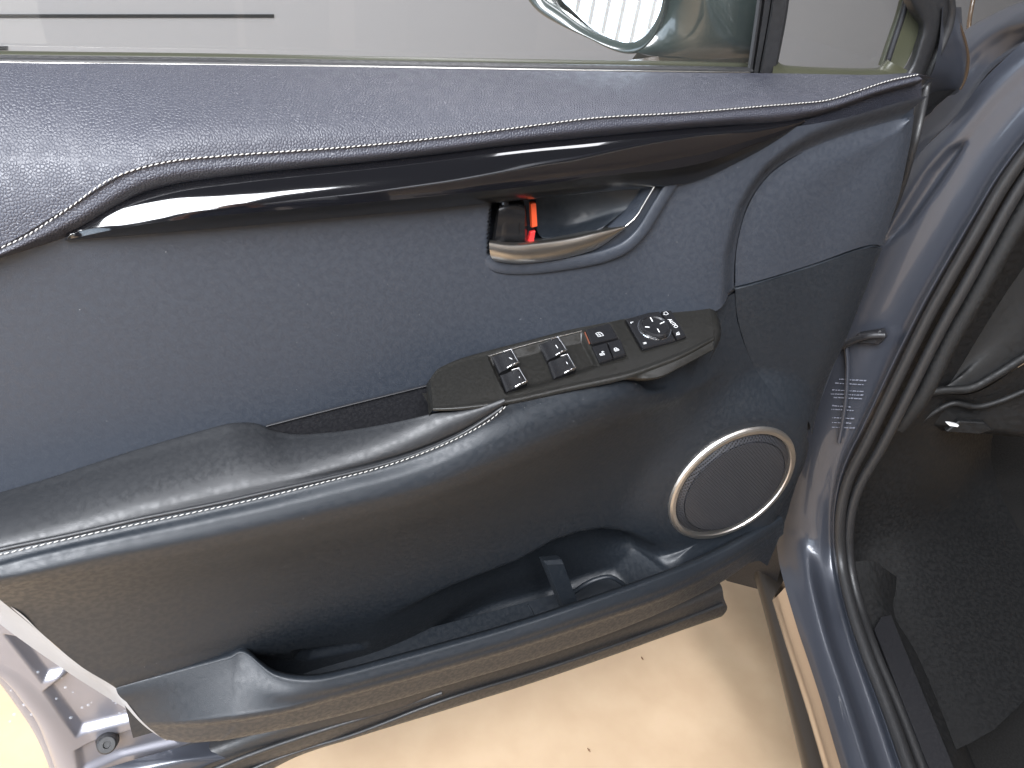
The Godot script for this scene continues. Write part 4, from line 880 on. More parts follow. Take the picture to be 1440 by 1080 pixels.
	loft(b, [
		p3([4615,8835,78,4586,8822,134,4556,8808,190,4527,8795,246,4497,8782,302,4468,8769,357,4439,8755,413,4409,8742,469,4380,8729,525]),
		p3([4644,8825,65,4631,8811,129,4614,8798,192,4595,8784,254,4572,8770,315,4544,8757,374,4505,8743,425,4456,8731,470,4407,8718,513]),
		p3([4717,8795,10,4701,8777,98,4676,8758,184,4646,8739,267,4606,8720,347,4554,8705,420,4489,8693,482,4420,8682,541,4352,8671,600]),
		p3([4733,8600,-27,4718,8581,61,4693,8562,146,4662,8543,229,4623,8524,309,4570,8509,382,4506,8497,445,4436,8486,503,4368,8475,562])], 20, 4)
	loft(b, [
		p3([1789,8561,242,1775,8549,298,1762,8537,354,1748,8525,409,1735,8513,465,1721,8501,520,1708,8489,576]),
		p3([1775,8549,240,1761,8537,296,1748,8525,351,1734,8513,407,1721,8501,462,1707,8490,518,1694,8478,574]),
		p3([1799,8255,183,1786,8244,239,1772,8232,295,1759,8220,350,1746,8208,406,1732,8196,461,1719,8184,517])], 12, 4)
	part("panel_side", b, "switch_plastic", p)
	for s in [
		p3([2353,8629,158,2530,8644,156,2530,8613,319,2346,8590,357]),
		p3([2342,8584,387,2508,8598,385,2514,8567,548,2324,8546,576]),
		p3([2814,8673,133,2990,8689,123,2995,8657,294,2802,8633,335]),
		p3([2800,8628,355,2983,8645,349,2980,8612,519,2772,8589,548])]:
		# a rocker: high at its front edge, falling back, with a bright tip
		var q: Array = s
		var lo := -NW * 0.0055
		b = Mb.new()
		var rows := []
		for k in [0.0, 0.0, 0.35, 0.75, 0.93, 1.0, 1.0]:
			rows.append([(q[0] as Vector3).lerp(q[1], k), (q[3] as Vector3).lerp(q[2], k)])
		var hs := [-0.0055, -0.0012, 0.0002, 0.0026, 0.0031, 0.0018, -0.0055]
		var rails := []
		for i in 7:
			var a: Vector3 = rows[i][0] + NW * hs[i]
			var c: Vector3 = rows[i][1] + NW * hs[i]
			rails.append([a, a.lerp(c, 0.33), a.lerp(c, 0.67), c])
		loft(b, rails, 6, 4)
		for e in [0, 3]:
			var poly := []
			for rr in rails:
				poly.append(rr[e])
			b.flat_poly(poly, rails[3][e] - rails[3][3 - e])
		part("window_switch", b, "button", p)
		b = Mb.new()
		var t0: Vector3 = rails[4][0] + NW * 0.0002
		var t1: Vector3 = rails[4][3] + NW * 0.0002
		var bk: Vector3 = ((q[3] as Vector3) - (q[2] as Vector3)).normalized()
		rod(b, [t0 + (t0 - t1).normalized() * 0.0002 + bk * 0.006, t0 + bk * 0.0004, t0 - bk * 0.0012, t0.lerp(t1, 0.3) - bk * 0.0012, t0.lerp(t1, 0.8) - bk * 0.0012, t1 - bk * 0.0012], 0.0007, 0.0008, NW)
		rod(b, [t1 - bk * 0.0012, t1 + (t1 - t0).normalized() * 0.0006 + bk * 0.001, t1 + (t1 - t0).normalized() * 0.0006 + bk * 0.005, t1 + (t1 - t0).normalized() * 0.0004 + bk * 0.010 - NW * 0.0016], 0.0011, 0.0016, NW)
		part("switch_tip", b, "chrome", p)
	for k in 3:
		var nm: String = ["window_lock_button", "unlock_button", "lock_button"][k]
		var q: Array = [p3([3281,8724,96,3535,8750,75,3523,8710,274,3249,8686,279]), p3([3241,8679,310,3390,8694,300,3355,8653,495,3218,8639,511]), p3([3403,8695,299,3534,8708,291,3492,8667,483,3363,8654,498])][k]
		var base := []
		for c in q:
			base.append(c - NW * 0.0026)
		slab(nm, base, NW * 0.0045, 0.0011, "button", p)
	slab("orange_lamp", p3([3257,8721,119,3266,8722,117,3244,8691,268,3233,8689,272]), NW * 0.001, 0.0002, "amber", p)
	for k in 2:
		var base := []
		for c in [p3([3710,8766,67,4078,8803,36,4024,8718,451,3675,8686,466]), p3([4089,8804,36,4192,8814,30,4145,8732,433,4039,8720,449])][k]:
			base.append(c - NW * 0.0026)
		slab(["mirror_control", "mirror_mode_button"][k], base, NW * 0.0045, 0.0011, "button", p)
	b = Mb.new()
	var kc := Vector3(0.3908, 0.8751, 0.0257)
	lathe(b, kc, NW, [Vector2(0.0156 * 0.93, 0.0), Vector2(0.0156 * 0.93, 0.0042), Vector2(0.0156 * 0.80, 0.0052), Vector2(0.0156 * 0.74, 0.0040), Vector2(0.0001, 0.0034)], 40)
	part("mirror_knob", b, "button", p)
	b = Mb.new()
	lathe(b, kc, NW, [Vector2(0.0156 * 0.92, 0.0012), Vector2(0.0156 * 0.94, 0.0018), Vector2(0.0156 * 1.0, 0.0018), Vector2(0.0156 * 1.03, 0.0010)], 40)
	part("knob_ring", b, "chrome", p)
	cord("well_edge", p3([2322,8631,154,2774,8678,110,3248,8722,87]), 0.0005, 0.0005, "satin_metal", p, NW)
	for t in [[Vector3(0.392, 0.879, 0.0147), Vector3(0.3914, 0.8779, 0.02)], [Vector3(0.3967, 0.8774, 0.0248), Vector3(0.4018, 0.8781, 0.0234)], [Vector3(0.3809, 0.8761, 0.0245), Vector3(0.3846, 0.8761, 0.0261)], [Vector3(0.3908, 0.8759, 0.0301), Vector3(0.3904, 0.875, 0.0346)]]:
		cord("arrow_mark", [t[0] + NW * 0.0026, t[1] + NW * 0.0026], 0.0005, 0.0002, "print", p, NW)
	for t in [p3([2479,8630,238,2495,8626,268]), p3([2477,8589,448,2475,8582,488]), p3([2932,8674,207,2932,8666,251]), p3([2937,8634,418,2933,8627,454])]:
		cord("switch_mark", [t[0] + NW * 0.0018, t[1] + NW * 0.0022], 0.0003, 0.0002, "print", p, NW)
	# printed symbols
	icon("door_symbol", Vector3(0.3369, 0.8734, 0.0197), [[Vector2(-1.6, 1.6), Vector2(-1.6, -1.2), Vector2(-0.4, -1.9), Vector2(1.6, -1.9), Vector2(1.6, 1.6), Vector2(-1.6, 1.6)], [Vector2(-1.6, 0.0), Vector2(1.6, 0.0)], [Vector2(-0.5, 0.9), Vector2(0.7, 0.9)], [Vector2(0.0, -1.7), Vector2(0.0, -0.2)]], p)
	icon("unlock_symbol", Vector3(0.3281, 0.8682, 0.0425), [[Vector2(-0.2, 1.4), Vector2(-0.2, -1.2), Vector2(1.2, -1.2), Vector2(1.2, 1.4), Vector2(-0.2, 1.4)], [Vector2(0.5, 1.2), Vector2(0.5, -1.0)], [Vector2(-0.2, -0.7), Vector2(-1.4, -0.7), Vector2(-1.5, -1.5), Vector2(-0.7, -1.9)]], p)
	icon("lock_symbol", Vector3(0.3429, 0.8697, 0.0413), [[Vector2(-0.2, 1.3), Vector2(-0.2, -1.3), Vector2(1.2, -1.3), Vector2(1.2, 1.3), Vector2(-0.2, 1.3)], [Vector2(0.5, 1.1), Vector2(0.5, -1.1)], [Vector2(-0.2, 0.8), Vector2(-1.2, 0.7), Vector2(-1.2, -0.7), Vector2(-0.2, -0.8)]], p)
	icon("mirror_symbol", Vector3(0.4113, 0.8813, 0.0111), [[Vector2(-1.3, -1.2), Vector2(0.8, -1.4), Vector2(1.3, 0.4), Vector2(0.6, 1.2), Vector2(0.2, 2.0)], [Vector2(-1.3, -1.2), Vector2(-1.0, 0.8), Vector2(0.6, 1.2)]], p)
	icon("fold_symbol", Vector3(0.4087, 0.8757, 0.0387), [[Vector2(-1.2, -1.0), Vector2(-0.6, 1.0), Vector2(0.9, 1.0), Vector2(1.0, -0.4), Vector2(-1.2, -1.0)], [Vector2(-0.6, 0.0), Vector2(0.8, 0.4)], [Vector2(0.2, 1.0), Vector2(0.9, 2.0)]], p)
	word("L", Vector3(0.3737, 0.8776, 0.0136), 0.0042, p)
	word("R", Vector3(0.3719, 0.8721, 0.0414), 0.0042, p)
	word("AUTO", Vector3(0.4109, 0.8785, 0.0252), 0.0050, p)

func icon(called: String, c: Vector3, lines: Array, parent: Node3D) -> void:
	var b := Mb.new()
	for l in lines:
		var path := []
		for q in l:
			path.append(c + (-VW * q.x * -0.6 + UW * q.y * -0.6) * 0.0026)
		for i in path.size() - 1:
			rod(b, [path[i], path[i + 1]], 0.00019, 0.00012, NW, 1, 6)
	part(called, b, "print", parent)

func word(s: String, c: Vector3, high: float, parent: Node3D) -> void:
	var t := TextMesh.new()
	var f := SystemFont.new()
	f.font_names = PackedStringArray(["Droid Sans"])
	t.font = f
	t.text = s
	t.font_size = 32
	t.pixel_size = high / 32.0
	t.depth = 0.0002
	var o := MeshInstance3D.new()
	o.name = "printed_letters"
	o.mesh = t
	o.material_override = M["print"]
	parent.add_child(o, true)
	o.transform = Transform3D(Basis(VW, -UW if VW.cross(-UW).dot(NW) > 0.0 else UW, NW), c)

func window() -> void:
	var b := Mb.new()
	var belt := cord("belt_seal", p3([-1353,10756,-950,-530,10763,-950,292,10771,-950,1114,10774,-950,1936,10776,-950,2759,10778,-950,3581,10783,-950,4403,10788,-950,5226,10787,-950]), 0.0030, 0.0045, "olive_rubber")
	cord("inner_lip", p3([-1306,10787,-710,-511,10792,-710,283,10797,-710,1078,10799,-710,1873,10799,-710,2668,10800,-710,3462,10801,-710,4257,10803,-710,5052,10804,-710]), 0.0024, 0.006, "rubber", belt)
	cord("bright_edge", p3([-1288,10795,-610,-505,10797,-610,278,10802,-610,1060,10802,-610,1843,10801,-610,2626,10801,-610,3409,10801,-610,4192,10802,-610,4974,10805,-610]), 0.0008, 0.0016, "satin_metal", belt)
	b = Mb.new()
	loft(b, [
		p3([5076,11692,-950,5105,11530,-950,5133,11367,-950,5160,11205,-950,5185,11042,-950,5209,10879,-950,5232,10716,-950]),
		p3([4881,11707,-710,4908,11552,-710,4935,11396,-710,4961,11240,-710,4985,11083,-710,5008,10926,-710,5031,10770,-710]),
		p3([4894,11711,-690,4922,11555,-690,4949,11399,-690,4976,11244,-690,5000,11087,-690,5023,10931,-690,5046,10775,-690]),
		p3([4916,11712,-690,4944,11556,-690,4972,11400,-690,4999,11244,-690,5023,11088,-690,5047,10931,-690,5071,10775,-690]),
		p3([4973,11708,-750,5002,11551,-750,5030,11394,-750,5057,11236,-750,5082,11078,-750,5106,10920,-750,5130,10762,-750]),
		p3([4988,11709,-750,5017,11552,-750,5046,11395,-750,5073,11237,-750,5096,11079,-750,5117,10920,-750,5138,10762,-750]),
		p3([4929,11715,-670,4958,11560,-670,4987,11405,-670,5013,11249,-670,5036,11093,-670,5057,10936,-670,5078,10780,-670]),
		p3([4996,11719,-670,5024,11563,-670,5051,11408,-670,5075,11252,-670,5094,11095,-670,5110,10937,-670,5127,10780,-670]),
		p3([5071,11714,-750,5099,11557,-750,5127,11399,-750,5151,11240,-750,5170,11081,-750,5187,10922,-750,5204,10763,-750]),
		p3([4995,11721,-650,5022,11566,-650,5049,11411,-650,5073,11255,-650,5092,11098,-650,5109,10942,-650,5126,10785,-650]),
		p3([4976,11725,-610,5007,11571,-610,5037,11417,-610,5062,11262,-610,5080,11106,-610,5094,10950,-610,5108,10794,-610]),
		p3([5110,11733,-610,5144,11578,-610,5176,11423,-610,5203,11268,-610,5223,11111,-610,5239,10953,-610,5255,10796,-610]),
		p3([5168,11732,-650,5202,11576,-650,5235,11420,-650,5263,11263,-650,5283,11105,-650,5299,10946,-650,5316,10787,-650]),
		p3([5430,11713,-950,5465,11549,-950,5500,11385,-950,5530,11220,-950,5551,11054,-950,5568,10887,-950,5585,10721,-950])], 20, 1, true)
	part("division_bar", b, "rubber")
	var q := sheet("quarter_window_frame", [
		p3([5440,10870,-850,5556,10827,-850,5680,10819,-850,5804,10815,-850,5929,10812,-850,6053,10811,-850,6177,10810,-850,6302,10810,-850,6426,10810,-850,6551,10809,-850,6675,10813,-850,6798,10827,-850,6865,10923,-850]),
		p3([5259,10898,-650,5370,10848,-650,5493,10839,-650,5617,10836,-650,5740,10832,-650,5864,10830,-650,5987,10829,-650,6111,10829,-650,6235,10830,-650,6358,10831,-650,6482,10835,-650,6605,10843,-650,6689,10923,-650]),
		p3([5185,10809,-550,5333,10795,-550,5481,10794,-550,5628,10794,-550,5776,10793,-550,5924,10792,-550,6072,10793,-550,6220,10796,-550,6368,10801,-550,6516,10805,-550,6664,10809,-550,6812,10819,-550,6959,10836,-550])], 40, 5, "olive_rubber")
	cord("frame_edge", p3([6707,11628,-810,6727,11532,-810,6746,11436,-810,6759,11339,-810,6763,11241,-810,6763,11143,-810,6763,11045,-810,6764,10947,-810,6764,10849,-810]), 0.0015, 0.003, "olive_rubber", q)
	cord("frame_edge", p3([6695,11636,-750,6719,11539,-750,6742,11443,-750,6758,11345,-750,6765,11246,-750,6767,11146,-750,6770,11047,-750,6775,10948,-750,6781,10849,-750]), 0.0028, 0.003, "dark_plastic", q)
	sheet("frame_face", [
		p3([6682,11638,-730,6718,11508,-730,6752,11378,-730,6766,11244,-730,6765,11109,-730,6769,10974,-730,6775,10840,-730]),
		p3([6809,11655,-650,6856,11517,-650,6903,11379,-650,6936,11236,-650,6951,11091,-650,6935,10946,-650,6895,10805,-650])], 20, 3, "olive_rubber", q)
	sheet("corner_trim", [
		p3([6236,11797,-650,6305,11730,-650,6374,11664,-650,6443,11597,-650,6513,11531,-650,6585,11467,-650,6660,11407,-650,6739,11352,-650,6824,11307,-650,6904,11254,-650,6937,11166,-650,6942,11070,-650,6950,10975,-650,6934,10881,-650,6875,10805,-650]),
		p3([6209,11809,-530,6276,11746,-530,6342,11683,-530,6408,11619,-530,6475,11556,-530,6544,11496,-530,6617,11441,-530,6694,11390,-530,6767,11336,-530,6836,11276,-530,6875,11194,-530,6885,11103,-530,6896,11012,-530,6897,10920,-530,6871,10833,-530]),
		p3([6620,11834,-530,6676,11774,-530,6732,11715,-530,6788,11655,-530,6843,11595,-530,6896,11533,-530,6945,11468,-530,6988,11399,-530,7018,11323,-530,7030,11242,-530,7034,11161,-530,7030,11079,-530,7026,10998,-530,7023,10916,-530,7026,10835,-530]),
		p3([6937,11840,-650,6989,11772,-650,7042,11705,-650,7095,11638,-650,7147,11570,-650,7195,11500,-650,7237,11426,-650,7269,11347,-650,7283,11263,-650,7285,11178,-650,7279,11093,-650,7266,11009,-650,7256,10924,-650,7247,10839,-650,7242,10754,-650])], 40, 5, "rubber")
	cord("front_edge_seal", p3([6878,11838,-630,6971,11731,-630,7063,11624,-630,7152,11513,-630,7235,11398,-630,7278,11263,-630,7278,11122,-630,7261,10981,-630,7257,10839,-630,7289,10702,-637,7248,10585,-578,7183,10487,-499,7136,10371,-431,7111,10241,-384,7126,10101,-379,7167,9966,-396,7218,9836,-422,7264,9705,-452,7310,9575,-484,7354,9445,-520,7398,9316,-559,7441,9188,-604,7483,9062,-652,7525,8935,-701,7567,8809,-750]), 0.0042, 0.006, "rubber")
	var lobe := sheet("front_corner_cover", [
		p3([8078,11375,-1200,8146,11276,-1200,8217,11180,-1200,8299,11093,-1200,8386,11011,-1200,8467,10923,-1200,8529,10821,-1200,8571,10710,-1200,8601,10594,-1200,8560,10492,-1200,8447,10455,-1200,8328,10439,-1200,8210,10423,-1200,8099,10379,-1200,7996,10318,-1200]),
		p3([7684,11399,-950,7744,11310,-950,7806,11221,-950,7877,11140,-950,7956,11066,-950,8033,10990,-950,8097,10903,-950,8146,10807,-950,8179,10704,-950,8166,10603,-950,8064,10570,-950,7958,10548,-950,7851,10532,-950,7750,10495,-950,7662,10433,-950]),
		p3([7501,11408,-850,7545,11329,-850,7590,11251,-850,7640,11175,-850,7698,11106,-850,7760,11039,-850,7816,10969,-850,7865,10893,-850,7898,10809,-850,7896,10719,-850,7836,10657,-850,7751,10625,-850,7664,10601,-850,7582,10565,-850,7515,10504,-850]),
		p3([6950,11443,-500,6977,11385,-500,7005,11328,-500,7032,11270,-500,7058,11212,-500,7080,11152,-500,7100,11092,-500,7119,11031,-500,7138,10970,-500,7152,10908,-500,7150,10845,-500,7128,10786,-500,7091,10734,-500,7047,10689,-500,6988,10665,-500])], 40, 6, "paint")
	cord("cover_edge", p3([7966,11279,-1120,8025,11229,-1120,8086,11179,-1120,8145,11129,-1120,8204,11077,-1120,8260,11023,-1120,8315,10967,-1120,8366,10908,-1120,8409,10843,-1120,8443,10773,-1120,8467,10698,-1120,8470,10621,-1120,8454,10544,-1120]), 0.002, 0.002, "brown_gloss", lobe)
	sheet("cover_foot", [
		p3([7536,10565,-900,7633,10570,-900,7730,10575,-900,7827,10580,-900,7924,10585,-900,8021,10591,-900,8118,10597,-900]),
		p3([7717,10312,-1000,7783,10326,-1000,7848,10342,-1000,7912,10364,-1000,7974,10392,-1000,8035,10421,-1000,8096,10449,-1000]),
		p3([8298,9945,-1400,8316,10001,-1400,8336,10057,-1400,8367,10107,-1400,8411,10145,-1400,8460,10178,-1400,8508,10212,-1400])], 16, 4, "rubber", lobe)
	pane("window_glass", p3([-1401,10776,-830,5127,10806,-830,5001,11701,-830,-1249,11320,-830]))
	pane("quarter_glass", p3([5367,10803,-750,6743,10808,-750,6692,11813,-750,5201,11722,-750]))
	# outside mirror on its arm
	b = Mb.new()
	loft(b, [
		p3([3924,11263,-2918,3937,11159,-2920,3962,11058,-2907,4021,10994,-2849,4089,10955,-2778,4156,10914,-2708,4223,10870,-2638,4290,10830,-2568,4358,10796,-2494,4427,10770,-2418,4496,10753,-2339,4563,10744,-2259,4629,10749,-2176,4685,10785,-2095,4725,10852,-2024,4747,10939,-1968,4759,11033,-1922,4760,11133,-1886,4746,11236,-1870,4722,11339,-1867,4696,11441,-1868]),
		p3([3834,11260,-2875,3848,11152,-2875,3875,11049,-2860,3936,10982,-2802,4005,10940,-2729,4075,10899,-2656,4144,10857,-2584,4214,10818,-2510,4284,10786,-2434,4355,10760,-2355,4425,10740,-2275,4495,10729,-2192,4563,10733,-2107,4622,10768,-2023,4663,10836,-1950,4686,10925,-1892,4697,11022,-1845,4697,11125,-1810,4683,11232,-1793,4658,11338,-1790,4632,11443,-1790]),
		p3([3704,11243,-2948,3723,11122,-2944,3761,11011,-2917,3827,10929,-2854,3903,10874,-2776,3983,10835,-2692,4063,10799,-2607,4143,10769,-2519,4223,10743,-2431,4303,10715,-2342,4382,10684,-2254,4461,10663,-2163,4538,10661,-2068,4607,10691,-1972,4655,10765,-1888,4681,10865,-1823,4689,10977,-1774,4685,11094,-1739,4669,11214,-1719,4642,11333,-1714,4612,11452,-1714]),
		p3([3724,11238,-3031,3744,11113,-3025,3786,10999,-2994,3853,10913,-2930,3932,10854,-2851,4014,10815,-2763,4098,10781,-2674,4181,10754,-2582,4264,10729,-2490,4347,10701,-2398,4429,10667,-2307,4510,10643,-2214,4590,10639,-2116,4663,10668,-2017,4713,10743,-1930,4739,10847,-1862,4747,10963,-1812,4742,11084,-1777,4725,11208,-1756,4697,11332,-1751,4666,11455,-1750]),
		p3([4136,11205,-3312,4154,11093,-3306,4191,10990,-3278,4252,10913,-3221,4323,10860,-3149,4397,10825,-3070,4472,10794,-2990,4547,10770,-2907,4622,10748,-2824,4696,10722,-2742,4770,10691,-2660,4843,10670,-2576,4915,10666,-2488,4981,10692,-2398,5025,10760,-2320,5049,10853,-2259,5056,10958,-2214,5052,11067,-2183,5036,11179,-2164,5012,11290,-2159,4984,11400,-2158]),
		p3([4733,11075,-3383,4743,11012,-3380,4763,10955,-3365,4797,10912,-3333,4836,10883,-3293,4878,10863,-3249,4919,10846,-3204,4961,10833,-3158,5003,10821,-3112,5044,10806,-3066,5085,10789,-3021,5126,10777,-2974,5166,10775,-2925,5202,10790,-2876,5227,10828,-2832,5240,10879,-2798,5244,10937,-2773,5241,10998,-2756,5233,11060,-2746,5219,11122,-2743,5204,11183,-2742])], 60, 4)
	var mir := part("mirror_housing", b, "mirror_shell")
	b = Mb.new()
	b.flat_poly(p3([3983,11238,-3144,4022,11032,-3059,4175,10899,-2802,4343,10787,-2523,4499,10735,-2270,4611,10745,-2094,4689,10811,-1977,4747,10948,-1901,4776,11092,-1870,4788,11196,-1863,4770,11439,-1919]), Vector3(0, 0, 1))
	part("mirror_glass", b, "mirror", mir)
	b = Mb.new()
	loft(b, [
		p3([4651,11565,-1820,4689,11452,-1820,4727,11338,-1820,4756,11222,-1820,4758,11103,-1820,4735,10985,-1820,4697,10872,-1820,4623,10779,-1820,4525,10711,-1820]),
		p3([4695,11588,-1650,4728,11471,-1649,4761,11355,-1648,4789,11237,-1650,4806,11118,-1657,4813,10998,-1671,4811,10878,-1688,4798,10768,-1733,4772,10677,-1810]),
		p3([4698,11625,-1330,4746,11504,-1329,4794,11383,-1328,4845,11263,-1331,4903,11147,-1340,4965,11033,-1355,5031,10922,-1372,5097,10821,-1417,5159,10733,-1490]),
		p3([4826,11649,-1190,4882,11528,-1189,4939,11408,-1188,4998,11288,-1191,5060,11171,-1201,5126,11056,-1216,5195,10944,-1234,5275,10849,-1281,5360,10774,-1350]),
		p3([5175,11682,-1090,5221,11568,-1089,5267,11455,-1088,5311,11341,-1090,5351,11226,-1098,5392,11112,-1112,5436,10999,-1128,5489,10896,-1165,5554,10817,-1230])], 30, 6)
	loft(b, [
		p3([4525,10711,-1820,4772,10677,-1810,5159,10733,-1490,5360,10774,-1350,5554,10817,-1230]),
		p3([4525,10591,-1940,4772,10557,-1930,5159,10613,-1610,5360,10654,-1470,5554,10697,-1350]),
		p3([4525,10511,-2420,4772,10477,-2410,5159,10533,-2090,5360,10574,-1950,5554,10617,-1830])], 20, 4)
	part("mirror_arm", b, "mirror_shell", mir)
	slab("mirror_foot", p3([4302,10698,-1550,4604,10736,-1550,4499,10719,-1350,4042,10712,-1350]), Vector3(0, -0.01, 0), 0.0, "brown_gloss", mir)

func pane(called: String, p: Array) -> void:
	var b := Mb.new()
	b.flat_poly(p, Vector3(0, 0, 1))
	part(called, b, "glass")

func box_car(b: Mb, s0: float, s1: float, r0: float, r1: float, y0: float, y1: float, round_by: float) -> void:
	var p := []
	for c in [Vector2(s0, r0), Vector2(s1, r0), Vector2(s1, r1), Vector2(s0, r1)]:
		p.append(FWD * c.x + RGT * c.y + Vector3.UP * y0)
	block(b, p, Vector3.UP * (y1 - y0), round_by)

func body() -> void:
	thing("parked_car", "dark grey car body around the front door opening, with painted pillar, sill and dark footwell", "car", FWD * 0.4 + RGT * 0.75)
	var b := Mb.new()
	loft(b, [
		p3([7808,11232,-159,7745,10835,-358,7706,10403,-482,7649,9995,-662,7621,9555,-753,7602,9108,-814,7595,8658,-835,7597,8207,-827,7597,7756,-829,7591,7306,-848,7586,6855,-864,7587,6404,-860,7593,5954,-841,7605,5504,-808,7624,5057,-760,7646,4615,-672,7656,4193,-525,7451,4094,-166,7210,4151,211,7032,4092,620,6867,4034,1035,6689,4008,1448,6499,3996,1857,6295,3997,2259,6089,4000,2660]),
		p3([7747,11186,2,7684,10810,-197,7646,10397,-321,7594,9999,-483,7562,9580,-587,7545,9151,-641,7540,8719,-658,7543,8286,-647,7543,7853,-647,7537,7420,-673,7529,6988,-697,7523,6555,-690,7516,6124,-657,7513,5694,-606,7516,5267,-534,7536,4845,-438,7575,4434,-315,7428,4257,20,7218,4247,398,7032,4192,786,6855,4152,1178,6682,4128,1575,6495,4116,1965,6295,4117,2349,6093,4120,2732]),
		p3([7816,11049,102,7763,10678,-65,7720,10294,-201,7691,9896,-294,7670,9493,-360,7655,9086,-408,7645,8678,-442,7641,8268,-460,7634,7859,-475,7616,7450,-497,7595,7041,-512,7575,6632,-498,7553,6225,-457,7542,5821,-393,7550,5421,-304,7576,5028,-193,7606,4650,-45,7466,4462,278,7284,4377,635,7108,4308,998,6937,4262,1368,6771,4233,1741,6594,4217,2110,6401,4217,2472,6204,4220,2831]),
		p3([7885,10878,203,7848,10502,86,7818,10119,-8,7801,9727,-62,7786,9335,-110,7773,8942,-151,7764,8547,-181,7757,8153,-208,7749,7758,-225,7735,7362,-229,7719,6967,-227,7702,6572,-230,7684,6177,-235,7676,5783,-202,7681,5398,-114,7702,5016,-12,7713,4652,136,7650,4377,410,7503,4234,744,7312,4193,1087,7140,4154,1442,6979,4128,1802,6804,4116,2156,6616,4117,2504,6426,4120,2852]),
		p3([7879,10771,303,7844,10400,192,7818,10020,110,7806,9633,72,7793,9246,29,7780,8859,-11,7770,8472,-42,7765,8083,-60,7761,7694,-73,7758,7305,-81,7756,6916,-87,7752,6527,-99,7747,6138,-116,7754,5750,-95,7775,5367,-27,7821,4993,68,7852,4640,221,7767,4396,508,7622,4262,842,7447,4215,1186,7279,4179,1535,7115,4158,1887,6942,4147,2236,6760,4147,2580,6577,4150,2923]),
		p3([7799,10764,401,7765,10400,295,7741,10027,218,7728,9648,176,7716,9268,139,7705,8888,104,7696,8508,74,7690,8127,55,7685,7746,42,7683,7364,33,7681,6983,26,7678,6602,18,7673,6220,3,7679,5840,22,7699,5464,85,7743,5096,174,7779,4747,317,7681,4528,606,7536,4404,936,7375,4341,1276,7215,4302,1620,7055,4286,1966,6888,4278,2309,6711,4278,2647,6532,4280,2984]),
		p3([8085,10714,311,8051,10350,205,8027,9977,128,8014,9598,86,8002,9218,49,7991,8838,14,7982,8458,-16,7976,8077,-35,7972,7696,-48,7969,7314,-58,7967,6933,-64,7964,6552,-72,7960,6170,-87,7965,5790,-68,7985,5414,-6,8030,4846,84,8065,4497,227,7967,4278,516,7823,4154,846,7662,4091,1186,7501,4052,1530,7341,4036,1876,7174,4028,2219,6997,4028,2557,6818,4030,2894])], 160, 8, false, 6)
	var jamb := part("door_pillar", b, "paint")
	cord("pressed_ridge", p3([7504,7724,-605,7531,7558,-524,7554,7390,-447,7569,7216,-381,7581,7040,-322,7593,6860,-272,7606,6678,-234,7617,6495,-199,7628,6312,-165]), 0.0025, 0.003, "paint", jamb, JN)
	b = Mb.new()
	for l in [[Vector3(0.7582, 0.7099, -0.0492), Vector3(0.7663, 0.7267, -0.018)], [Vector3(0.7575, 0.7018, -0.0524), Vector3(0.7667, 0.7214, -0.017)], [Vector3(0.7576, 0.691, -0.0526), Vector3(0.7671, 0.7115, -0.0162)], [Vector3(0.7577, 0.6848, -0.0525), Vector3(0.7682, 0.7081, -0.0121)], [Vector3(0.7591, 0.6823, -0.0475), Vector3(0.7677, 0.7012, -0.0144)], [Vector3(0.7598, 0.6705, -0.0454), Vector3(0.7656, 0.6825, -0.0233)], [Vector3(0.7595, 0.6636, -0.0471), Vector3(0.767, 0.6801, -0.0184)], [Vector3(0.7594, 0.6492, -0.0484), Vector3(0.7688, 0.6711, -0.0122)], [Vector3(0.7596, 0.6418, -0.0479), Vector3(0.7685, 0.6624, -0.014)], [Vector3(0.7592, 0.6326, -0.05), Vector3(0.77, 0.6586, -0.0086)]]:
		var r := RandomNumberGenerator.new()
		r.seed = hash(l[0])
		var far: float = l[0].distance_to(l[1])
		var dir: Vector3 = (l[1] - l[0]) / far
		var x := 0.0
		while x < far - 0.002:
			var w := minf(r.randf_range(0.0015, 0.006), far - x)
			var y := r.randf_range(0.0006, 0.0010)
			var a: Vector3 = l[0] + dir * x
			block(b, [a, a + dir * w, a + dir * w + Vector3(0, y * 2, 0), a + Vector3(0, y * 2, 0)], JN * 0.0003)
			x += w + r.randf_range(0.0006, 0.0014)
	part("caution_print", b, "label_ink", jamb, true)
	cord("door_strap", p3([7388,7337,-787,7388,7403,-717,7388,7468,-646,7391,7535,-577,7398,7605,-511,7414,7681,-455,7434,7758,-401,7453,7829,-339,7470,7893,-269,7519,7938,-201,7591,7959,-141]), 0.004, 0.003, "dark_plastic", null, JN)
	slab("strap_bracket", p3([7631,7816,-486,7701,7985,-261,7721,7909,-198,7713,7794,-225,7649,7705,-427]), JN * 0.014, 0.004, "dark_plastic")
	var ws := cord("opening_seal", p3([7797,10696,513,7766,10434,417,7747,10160,355,7735,9882,316,7728,9601,294,7721,9321,272,7713,9041,247,7706,8761,225,7700,8480,206,7696,8199,194,7694,7918,187,7692,7636,182,7691,7355,176,7689,7074,171,7687,6793,166,7685,6511,158,7681,6231,144,7680,5949,142,7689,5669,169,7706,5394,223,7742,5124,292,7783,4861,383,7753,4651,558,7648,4545,796,7536,4469,1042,7422,4419,1294,7307,4384,1549,7196,4353,1805,7086,4333,2064,6969,4319,2319,6841,4315,2570,6708,4318,2817,6575,4320,3065]), 0.0065, 0.008, "rubber", null, JN)
